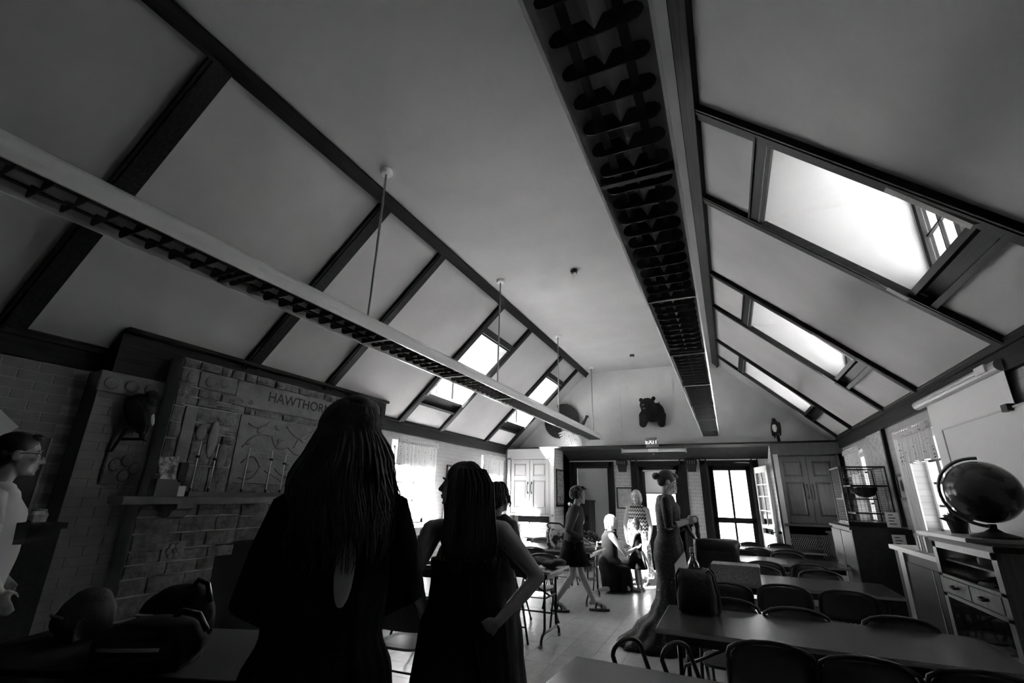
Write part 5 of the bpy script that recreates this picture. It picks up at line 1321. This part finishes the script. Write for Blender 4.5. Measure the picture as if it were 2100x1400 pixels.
def zigmat():
    m = mat('zigzag knit', .5, .85); n = m.node_tree.nodes; L = m.node_tree.links
    tc = n.new('ShaderNodeTexCoord'); sp = n.new('ShaderNodeSeparateXYZ'); L.new(tc.outputs['Object'], sp.inputs[0])
    def mth(op, a, bb):
        q = n.new('ShaderNodeMath'); q.operation = op
        for i, v in enumerate((a, bb)):
            if v is None: continue
            if isinstance(v, (int, float)): q.inputs[i].default_value = v
            else: L.new(v, q.inputs[i])
        return q.outputs[0]
    zz = mth('PINGPONG', sp.outputs[0], .022)
    f = mth('SINE', mth('MULTIPLY', mth('ADD', sp.outputs[2], mth('MULTIPLY', zz, 1.6)), 95.0), None)
    g = mth('SINE', mth('MULTIPLY', sp.outputs[2], 31.0), None)
    t = mth('GREATER_THAN', mth('ADD', f, mth('MULTIPLY', g, .6)), 0.05)
    r = n.new('ShaderNodeMapRange'); r.inputs[3].default_value = .03; r.inputs[4].default_value = .62; L.new(t, r.inputs[0])
    L.new(r.outputs[0], n['Principled BSDF'].inputs['Base Color'])
    return m
# --- 1: tall woman with her back to the room, nearest the fireplace
H = 1.76
p1, h, u, t, zz = person('woman with long wavy hair and dark pleated gown, her back turned, before the fireplace', (-1.14, 1.20, .05), 43.6, H,
    dict(elL=(-.205, .04, 1.17), elR=(.235, .03, 1.19), wrL=(-.13, .22, 1.08), wrR=(.15, .22, 1.10), hnL=(1, 0, 0), hnR=(-1, 0, 0), yaw=.12, sw=.14, fat=1.0), vox=.008)
gown(p1, [(1.50, .0, -.01, .09, .08), (1.47, .005, -.012, .13, .10), (1.43, .01, -.01, .165, .115), (1.36, .01, -.005, .178, .125), (1.22, 0, 0, .178, .13), (1.08, 0, 0, .165, .122, .01), (.98, 0, -.01, .20, .155, .02), (.8, 0, -.02, .235, .20, .03), (.4, 0, -.03, .31, .29, .045), (-.03, 0, -.04, .38, .37, .055)], 'dressK', cnt=23)
for s, el, wr in ((-1, (-.205, .04, 1.17), (-.13, .22, 1.08)), (1, (.235, .03, 1.19), (.15, .22, 1.10))):
    sh = (s * .142 + .012, -.01, 1.425)
    sleeve(p1, [(s * .085, -.01, 1.475), sh, tuple(Vector(sh).lerp(Vector(el), .5)), el, tuple(Vector(el).lerp(Vector(wr), .6))], [.045, .068, .07, .062, .05], 'dressD')
locks(p1, h, 'hairM', 330, .40, 3, 1.25, .014, wid=.0075)
ll = locks(p1, h, 'hairL', 46, .36, 21, 1.5, .022, wid=.006, yaw_bias=1.7, sides=False, name='light_locks')
cr_ = B(); cr_.ell(h.p(.01, -.03, .10), [v * u for v in (.062, .075, .045)], h.r, n=14); cr_.ell(h.p(.045, -.02, .095), [v * u for v in (.045, .06, .04)], h.r, n=12); cr_.obj('swept_crown', 'hairD', p1, local=True, smooth=True)
B().ell((.035, -.128, 1.27), (.03, .012, .10)).obj('back_opening', 'skin', p1, local=True, smooth=True)

# --- 2: woman with bare back, hand on hip, looking left
H = 1.70
elL, wrL, elR, wrR = (-.27, -.05, 1.13), (-.21, .05, .93), (.385, -.06, 1.12), (.17, -.15, .93)
p2, h, u, t, zz = person('woman with hand on hip and bare back, straight long hair, in a long dark dress', (-1.337, 2.40, 0), 29, H,
    dict(elL=elL, wrL=wrL, elR=elR, wrR=wrR, hdR=(-.85, -.05, -.25), hnR=(0, 1, 0), hdL=(.1, .5, -.9), hnL=(1, 0, 0), yaw=1.42, fat=1.12, sw=.19, head=(-.055, .03, 1.585)), vox=.008)
gown(p2, [(1.20, .0, .0, .185, .142), (1.10, 0, .0, .178, .14), (1.0, 0, 0, .185, .145), (.88, 0, -.01, .225, .18, .008), (.6, 0, -.02, .25, .22, .02), (.3, 0, -.02, .285, .27, .035), (.012, 0, -.02, .33, .32, .045)], 'dressK', cnt=15)
B().sheet([[(x, .125 - .25 * abs(x) ** 1.5 + .01, z) for x in (-.12, -.06, 0, .06, .12)] for z in (1.20, 1.3, 1.36)]).obj('bodice_front', 'dressK', p2, local=True)
for s in (1, -1): B().tube([(s * .12, .12, 1.34), (s * .13, .03, 1.475), (s * .11, -.09, 1.42), (s * .08, -.145, 1.19)], .012, 8).obj('strap', 'dressK', p2, local=True, smooth=True)
B().tube([(.02, -.15, 1.19), (.04, -.185, .95), (.10, -.215, .70), (.15, -.235, .45)], [.008, .007, .007, .002], 6).obj('ribbon', 'dressD', p2, local=True, smooth=True)
locks(p2, h, 'hairD', 120, .22, 8, .3, .004, wid=.008, sides=False)
b = B(); rg = random.Random(4)
for i in range(150):
    x = rg.uniform(-.115, .135); q = rg.random()
    pts = [(x * .25 - .03, -.02, 1.685), (x * .75 - .015, -.055 - .03 * q, 1.655), (x * .95, -.095 - .02 * q, 1.58), (x, -.135, 1.45), (x * 1.05 + rg.uniform(-.015, .015), -.16, 1.30), (x * .9 + rg.uniform(-.03, .03), -.165, 1.14 + rg.uniform(-.03, .10))]
    b.tube(pts, [.006, .009, .010, .010, .008, .0012], 5)
b.obj('long_hair', 'hairD', p2, local=True, smooth=True)

# --- 3: person beyond her
H = 1.62
p3, h, u, t, zz = person('dark-haired person mostly hidden behind the woman with bare back', (-1.72, 3.55, 0), -30, H,
    dict(elL=(-.25, .03, 1.05), elR=(.27, .03, 1.05), wrL=(-.2, .2, .95), wrR=(.2, .22, .95), yaw=.2, sw=.18), vox=.01)
gown(p3, [(1.37, 0, -.01, .12, .085), (1.33, 0, -.01, .20, .11), (1.2, 0, 0, .18, .13), (1.0, 0, 0, .165, .125), (.85, 0, -.01, .2, .16, .01), (.5, 0, 0, .24, .21, .03), (.1, 0, 0, .28, .25, .04)], 'knit', cnt=13)
for s in (-1, 1): sleeve(p3, [(s * .13, -.01, 1.34), (s * .18, -.01, 1.31), (s * .26, .03, 1.05), (s * .21, .18, .96)], [.05, .072, .06, .045], 'knit')
locks(p3, h, 'hairD', 60, .12, 5, .5, .008)

# --- 4: man with glasses by the left wall
H = 1.83
p4, h, u, t, zz = person('man with dark-rimmed glasses in a white printed tee shirt by the left wall', (-4.04, 1.315, 0), -20, H,
    dict(elL=(-.27, .02, 1.17), elR=(.30, .10, 1.20), wrL=(-.25, .2, 1.0), wrR=(.30, .22, .98), fat=1.25, sw=.2, lean=.12, pitch=-.05), vox=.008)
gown(p4, [(1.545, 0, .06, .075, .07), (1.525, 0, .055, .12, .10), (1.48, 0, .055, .20, .13), (1.36, 0, .06, .225, .185), (1.15, 0, .06, .23, .20), (.95, 0, .04, .23, .20), (.84, 0, .02, .23, .185)], 'tee', 'tee_shirt', cnt=7)
for s, el in ((-1, (-.27, .02, 1.17)), (1, (.30, .10, 1.20))):
    sh = Vector((s * .19, .05, 1.46)); sleeve(p4, [(s * .12, .05, 1.49), tuple(sh), tuple(sh.lerp(Vector(el), .62))], [.05, .088, .08], 'tee')
gown(p4, [(.90, 0, 0, .205, .16), (.75, 0, 0, .205, .17), (.5, 0, 0, .2, .15), (.06, 0, 0, .19, .12)], 'dressD', 'trousers', cnt=2)
b = B()
for k in range(9):
    x = -.13 + k * .032
    b.box(x, x + .016, .10, .268, 1.20 + .02 * (k % 2), 1.32)
b.obj('shirt_print', 'knit', p4, local=True)
g = B()
for s in (1, -1):
    c = h.p(s * .034, .098, .004); ring = [c + h.r @ Vector((math.cos(a) * .026, 0, math.sin(a) * .020)) for a in [2 * PI * k / 20 for k in range(20)]]
    g.tube(ring, .003, 6, closed=True); g.tube([h.p(s * .06, .094, .01), h.p(s * .08, .03, .008), h.p(s * .082, -.015, -.002)], .003, 6)
g.tube([h.p(-.008, .102, .008), h.p(.008, .102, .008)], .003, 6); g.obj('glasses', 'blk', p4, local=True)
b = B(); h.ell(b, (0, -.025, .045), (.086, .096, .082), 18); h.ell(b, (0, -.06, -.01), (.078, .060, .07), 14); h.ell(b, (0, .045, .10), (.055, .035, .022), 12)
b.obj('hair', 'hairD', p4, local=True, smooth=True)

# --- 5: woman walking to the right
H = 1.63
p5, h, u, t, zz = person('woman with short dark curls in a knit cardigan and skirt, walking past the left tables', (-2.15, 7.05, .02), -73, H,
    dict(elL=(-.20, -.05, 1.04), elR=(.22, -.06, 1.04), wrL=(-.17, -.12, .83), wrR=(.17, .15, .93), knL=(-.08, .10, .46), anL=(-.09, .27, .10), toL=(-.09, .43, .035), knR=(.08, -.02, .45), anR=(.09, -.27, .11), toR=(.09, -.13, .035), lean=.10, yaw=-.25, pitch=-.06, hnR=(0, 0, -1)), skin='skin', vox=.008)
gown(p5, [(1.375, 0, .05, .095, .08), (1.34, 0, .045, .19, .105), (1.22, 0, .03, .188, .135), (1.05, 0, .01, .165, .125), (.92, 0, .0, .178, .135, .01), (.80, 0, -.005, .19, .15, .012)], 'knit', 'cardigan', cnt=9)
gown(p5, [(.95, 0, 0, .165, .125), (.84, 0, -.005, .19, .155), (.7, 0, -.005, .20, .19, .012), (.57, 0, 0, .21, .235, .02)], 'dressK', 'skirt', cnt=11)
for s, el, wr in ((-1, (-.20, -.05, 1.04), (-.17, -.12, .83)), (1, (.22, -.06, 1.04), (.17, .15, .93))):
    sleeve(p5, [(s * .12, .03, 1.35), (s * .175, .02, 1.31), el, tuple(Vector(el).lerp(Vector(wr), .8))], [.05, .068, .054, .04], 'knit')
B().tube([(-.07, -.02, 1.385), (0, -.045, 1.40), (.07, -.02, 1.385)], [.02, .028, .02], 10).obj('collar', 'white', p5, local=True, smooth=True)
b = B(); rg = random.Random(6); h.ell(b, (0, -.03, .03), (.095, .105, .10), 18)
for k in range(150):
    a, e_ = rg.uniform(-2.3, 2.3), rg.uniform(-.75, 1.4)
    b.ell(h.p(math.sin(a) * .095 * math.cos(e_), -.03 - math.cos(a) * .105 * math.cos(e_), .03 + .10 * math.sin(e_)), (rg.uniform(.014, .026),) * 3, n=6)
b.obj('curls', 'hairD', p5, local=True, smooth=True)
for s, a in ((-1, (-.09, .27, .10)), (1, (.09, -.27, .11))):
    to = (-.09, .43, .035) if s < 0 else (.09, -.13, .035)
    sh = B(); A, T = Vector(a), Vector(to); mid = (A + T) / 2
    sh.loft([[Vector((A.x + math.copysign(abs(math.cos(q)) ** .7, math.cos(q)) * .042, (A.y - .04 + T.y + .03) / 2 + math.sin(q) * ((T.y - A.y + .07) / 2 + .03), z)) for q in [2 * PI * k / 20 for k in range(20)]] for z in (-.018, .012)])
    sh.tube([(A.x - .045, T.y - .05, .0), (A.x - .03, T.y - .06, .065), (A.x + .03, T.y - .06, .065), (A.x + .045, T.y - .05, .0)], .013, 6)
    sh.tube([(A.x - .045, A.y + .02, .0), (A.x - .04, A.y + .04, .09), (A.x + .04, A.y + .04, .09), (A.x + .045, A.y + .02, .0)], .011, 6)
    sh.obj('sandal', 'blk', p5, local=True, smooth=False)

# --- 6: kneeling blonde woman
H = 1.66
p6, h, u, t, zz = person('blonde short-haired woman kneeling on one knee, reaching to the small girl', (-2.02, 8.66, 0), -62, H,
    dict(hipz=.46, top=1.21, lean=.10, elL=(-.18, .22, .68), elR=(.22, .24, .62), wrL=(-.08, .44, .72), wrR=(.08, .47, .70), knL=(-.12, .36, .44), anL=(-.12, .36, .09), toL=(-.12, .50, .03), knR=(.11, .28, .075), anR=(.10, -.14, .07), toR=(.10, -.26, .03), yaw=-.25, hnL=(0, .2, -1), hnR=(0, .2, 1)), skin='skin2', vox=.009)
gown(p6, [(.975, 0, .05, .10, .075), (.955, 0, .05, .145, .09), (.87, 0, .04, .165, .135), (.70, 0, .025, .155, .13), (.56, 0, .01, .17, .15), (.46, 0, .03, .195, .20), (.40, 0, .10, .20, .27, .01), (.24, 0, .13, .19, .26, .03), (.03, 0, .14, .19, .25, .04)], 'dressK', 'dress', cnt=9)
b = B(); h.ell(b, (0, -.022, .035), (.092, .104, .098), 20); h.ell(b, (0, -.055, -.03), (.085, .07, .085), 16); rg = random.Random(3)
for k in range(70):
    a = rg.uniform(-2.1, 2.1); tp = h.p(math.sin(a) * .07, -.02 - math.cos(a) * .07, .10); md = h.p(math.sin(a) * .10, -.02 - math.cos(a) * .105, .02); lo = h.p(math.sin(a) * .09, -.03 - math.cos(a) * .095, -.09 + rg.uniform(-.03, .03))
    b.tube([tp, md, lo], [.012, .013, .003], 6)
b.obj('hair', 'hairB', p6, local=True, smooth=True)
B().box(.065, .135, -.30, -.10, .0, .035).obj('sandal', 'white', p6, local=True, bevel=.01); B().box(-.16, -.08, .30, .56, 0, .03).obj('sandal', 'dark', p6, local=True, bevel=.01)

# --- 7: small girl
H = 1.15
p7, h, u, t, zz = person('small girl with pale headband in a dark sleeveless dress, facing the kneeling woman', (-1.58, 8.97, 0), 75, H,
    dict(elL=(-.14, .05, .70), elR=(.15, .04, .70), wrL=(-.10, .17, .58), wrR=(.12, .14, .56), sw=.105, hs=1.22, pitch=.12, knL=(-.06, .01, .31), anL=(-.06, -.02, .06), toL=(-.065, .11, .025), knR=(.06, .01, .31), anR=(.06, -.02, .06), toR=(.065, .11, .025)), skin='skin2', vox=.008)
gown(p7, [(.935, 0, 0, .06, .05), (.915, 0, 0, .10, .07), (.80, 0, 0, .112, .085), (.66, 0, 0, .105, .08), (.62, 0, 0, .115, .09), (.50, 0, 0, .145, .13, .02), (.36, 0, 0, .17, .16, .035)], 'dressD', 'dress', cnt=11)
b = B(); h.ell(b, (0, -.022, .035), (.088, .102, .094), 18); h.ell(b, (0, -.06, -.03), (.075, .06, .08), 14)
b.tube([h.p(0, -.12, .0), h.p(0, -.16, -.05), h.p(0, -.15, -.12)], [.03 * u, .035 * u, .008 * u], 8); b.obj('hair', 'hairM', p7, local=True, smooth=True)
B().tube([h.p(math.cos(a) * .093, .012 - .02 * math.sin(a), .02 + math.sin(a) * .108) for a in [PI * k / 14 for k in range(15)]], .007, 6).obj('headband', 'white', p7, local=True, smooth=True)
B().tube([(-.06, -.10, .64), (-.12, -.16, .52), (-.13, -.2, .40)], [.02, .016, .004], 6).tube([(.0, -.10, .64), (-.02, -.19, .50), (-.03, -.22, .36)], [.02, .016, .004], 6).obj('sash_bow', 'white', p7, local=True, smooth=True)
for s in (1, -1): B().box(s * .0625 - .035, s * .0625 + .035, -.07, .14, 0, .03).tube([(s * .0625 - .035, .03, .03), (s * .0625, .03, .055), (s * .0625 + .035, .03, .03)], .01, 6).tube([(s * .0625 - .035, .09, .02), (s * .0625, .09, .045), (s * .0625 + .035, .09, .02)], .01, 6).obj('sandal', 'steel', p7, local=True)

# --- 8: standing woman in patterned top
H = 1.66
M['zig'] = zigmat(); M['skirtp'] = patmat('sprigged skirt print', .06, .45, 'noise', (26, 26, 26), .8, (.45, .55))
p8, h, u, t, zz = person('woman in zigzag sleeveless top and patterned skirt standing behind the small girl', (-1.66, 9.72, 0), 172, H,
    dict(elL=(-.25, .02, 1.02), elR=(.255, .02, 1.02), wrL=(-.23, .10, .80), wrR=(.22, .08, .80), fat=1.08, sw=.18, pitch=-.12), skin='skin2', vox=.009)
gown(p8, [(1.395, 0, 0, .085, .07), (1.375, 0, 0, .13, .09), (1.26, 0, .01, .175, .145), (1.1, 0, 0, .165, .135), (.98, 0, 0, .185, .145), (.9, 0, 0, .195, .15)], 'zig', 'sleeveless_top', cnt=9)
gown(p8, [(.98, 0, 0, .17, .13), (.85, 0, 0, .195, .16), (.5, 0, 0, .21, .18, .02), (.12, 0, 0, .23, .20, .035)], 'skirtp', 'skirt', cnt=11)
b = B(); h.ell(b, (0, -.025, .035), (.090, .104, .096), 18); h.ell(b, (0, -.06, -.03), (.08, .06, .09), 14); rg = random.Random(12)
for s in (1, -1):
    for k in range(16): x = .075 + rg.uniform(-.01, .015); b.tube([h.p(s * .04, .05, .095), h.p(s * x, .035 - k * .006, .04), h.p(s * (x + .008), .02 - k * .006, -.06), h.p(s * (x - .005), .015 - k * .006, -.14 + rg.uniform(-.03, .03))], [.012, .014, .012, .003], 6)
b.obj('hair', 'hairB', p8, local=True, smooth=True)
B().tube([tuple(Vector((-.235, .07, .84)) + Vector((math.cos(a) * .032, math.sin(a) * .032, 0))) for a in [2 * PI * k / 14 for k in range(14)]], .006, 6, closed=True).obj('bracelet', 'blk', p8, local=True)
for s in (1, -1): B().box(s * .1 - .045, s * .1 + .045, -.07, .19, 0, .03).obj('shoe', 'dark', p8, local=True, bevel=.01)

# --- 9: lady in trailing lace gown
H = 1.74
elR, wrR, elL, wrL = (.20, .0, 1.14), (.09, .20, 1.19), (-.19, .02, 1.14), (-.06, .22, 1.20)
p9, h, u, t, zz = person('tall lady in dark lace gown with low bun, looking down at her hands', (-.68, 5.95, .09), -80, H,
    dict(elL=elL, elR=elR, wrL=wrL, wrR=wrR, yaw=.05, pitch=-.46, sw=.165, fat=.95, hnR=(-1, .2, 0), hnL=(1, .2, 0), hdR=(-.1, .9, .25), hdL=(.1, .9, .25), curl=.8, lean=.02), vox=.007)
gown(p9, [(1.475, 0, .0, .075, .07), (1.455, 0, -.003, .125, .09), (1.425, 0, -.005, .168, .10), (1.33, 0, .01, .168, .135), (1.2, 0, .005, .150, .128), (1.06, 0, 0, .142, .12), (.94, 0, -.01, .175, .155), (.82, 0, -.015, .185, .165), (.6, 0, -.01, .168, .15), (.42, 0, -.02, .175, .165, .01), (.26, 0, -.04, .205, .215, .02), (.10, 0, -.10, .27, .33, .035), (-.085, 0, -.17, .34, .47, .05)], 'lace', 'lace_gown', cnt=13, n=110)
for s, el, wr in ((1, elR, wrR), (-1, elL, wrL)):
    sh = Vector((s * .165, -.01, 1.41)); sleeve(p9, [(s * .11, -.005, 1.44), tuple(sh), tuple(sh.lerp(Vector(el), .5)), tuple(Vector(el)), tuple(Vector(el).lerp(Vector(wr), .28))], [.045, .066, .058, .05, .044], 'lace')
b = B(); h.ell(b, (0, -.026, .035), (.086, .102, .092), 20); h.ell(b, (0, -.06, -.015), (.072, .058, .07), 14); h.ell(b, (0, -.145, -.005), (.048, .042, .042), 14); h.ell(b, (0, -.135, .015), (.055, .03, .028), 12); h.ell(b, (0, .035, .095), (.06, .05, .025), 12)
b.obj('hair', 'hairM', p9, local=True, smooth=True)
B().tube([h.p(.084, -.002, -.045), h.p(.087, .0, -.075), h.p(.085, .0, -.10)], [.004, .009, .005], 6).obj('earring', 'white', p9, local=True, smooth=True)
b = B(); rg = random.Random(8)
for k in range(420):                          # bright sequins strewn on the flared hem, all one part
    a = rg.uniform(0, 2 * PI); z = rg.uniform(-.07, .5) if rg.random() < .85 else rg.uniform(.5, 1.3)
    f = max(0, min(1, (.42 - z) / .5)); rx, ry, cy = .172 + .17 * f * f, .16 + .25 * f * f, -.02 - .09 * f * f
    if z > .85: rx, ry, cy = .146, .125, 0
    p = Vector((rx * math.cos(a) * .99, cy + ry * math.sin(a) * .99, z)); b.ell(p, (.006, .006, .006), n=6)
sq = b.obj('sequins', 'sequin', p9, local=True); sq['kind'] = 'stuff'
for s in (1, -1): B().box(s * .085 - .038, s * .085 + .038, -.05, .18, -.085, -.06).obj('shoe', 'blk', p9, local=True, bevel=.008)
def shoe(name, loc, rx, rz, label):
    r = root(name, loc, 0, label=label, cat='shoe', group='pair of dark heeled shoes'); r.rotation_euler = (rx[0], rx[1], rz); r.scale = (.85, .72, .72)
    b = B(); rows = []
    for y, hw, z0, z1 in ((-.115, .022, .058, .115), (-.08, .030, .056, .112), (-.02, .030, .042, .092), (.04, .037, .012, .062), (.085, .036, .004, .05), (.12, .022, .004, .034), (.145, .006, .006, .016)):
        rows.append([(math.copysign(abs(math.cos(a)) ** .7, math.cos(a)) * hw, y, ((z0 + z1) / 2 + math.sin(a) * (z1 - z0) / 2) * 1.55) for a in [2 * PI * k / 16 for k in range(16)]])
    b.loft(rows).obj('upper', 'leather', r, local=True, smooth=True)
    B().hexa([(-.012, -.11, 0), (.012, -.11, 0), (.012, -.09, 0), (-.012, -.09, 0), (-.02, -.115, .065), (.02, -.115, .065), (.02, -.06, .065), (-.02, -.06, .065)]).obj('heel', 'blk', r, local=True)
    B().tube([(-.03, -.06, .09), (-.02, -.02, .14), (.02, -.02, .14), (.03, -.06, .09)], .005, 6).obj('ankle_strap', 'leather', r, local=True)
    return r
shoe('heeled_shoe', (-.42, 6.0, 1.17), (math.radians(-58), 0), math.radians(-75), 'dark heeled shoe hanging toe down from the lace lady fingers')
shoe('heeled_shoe', (-.50, 6.1, 1.13), (math.radians(-28), 0), math.radians(-105), 'second dark heeled shoe behind the one in the lace lady fingers')
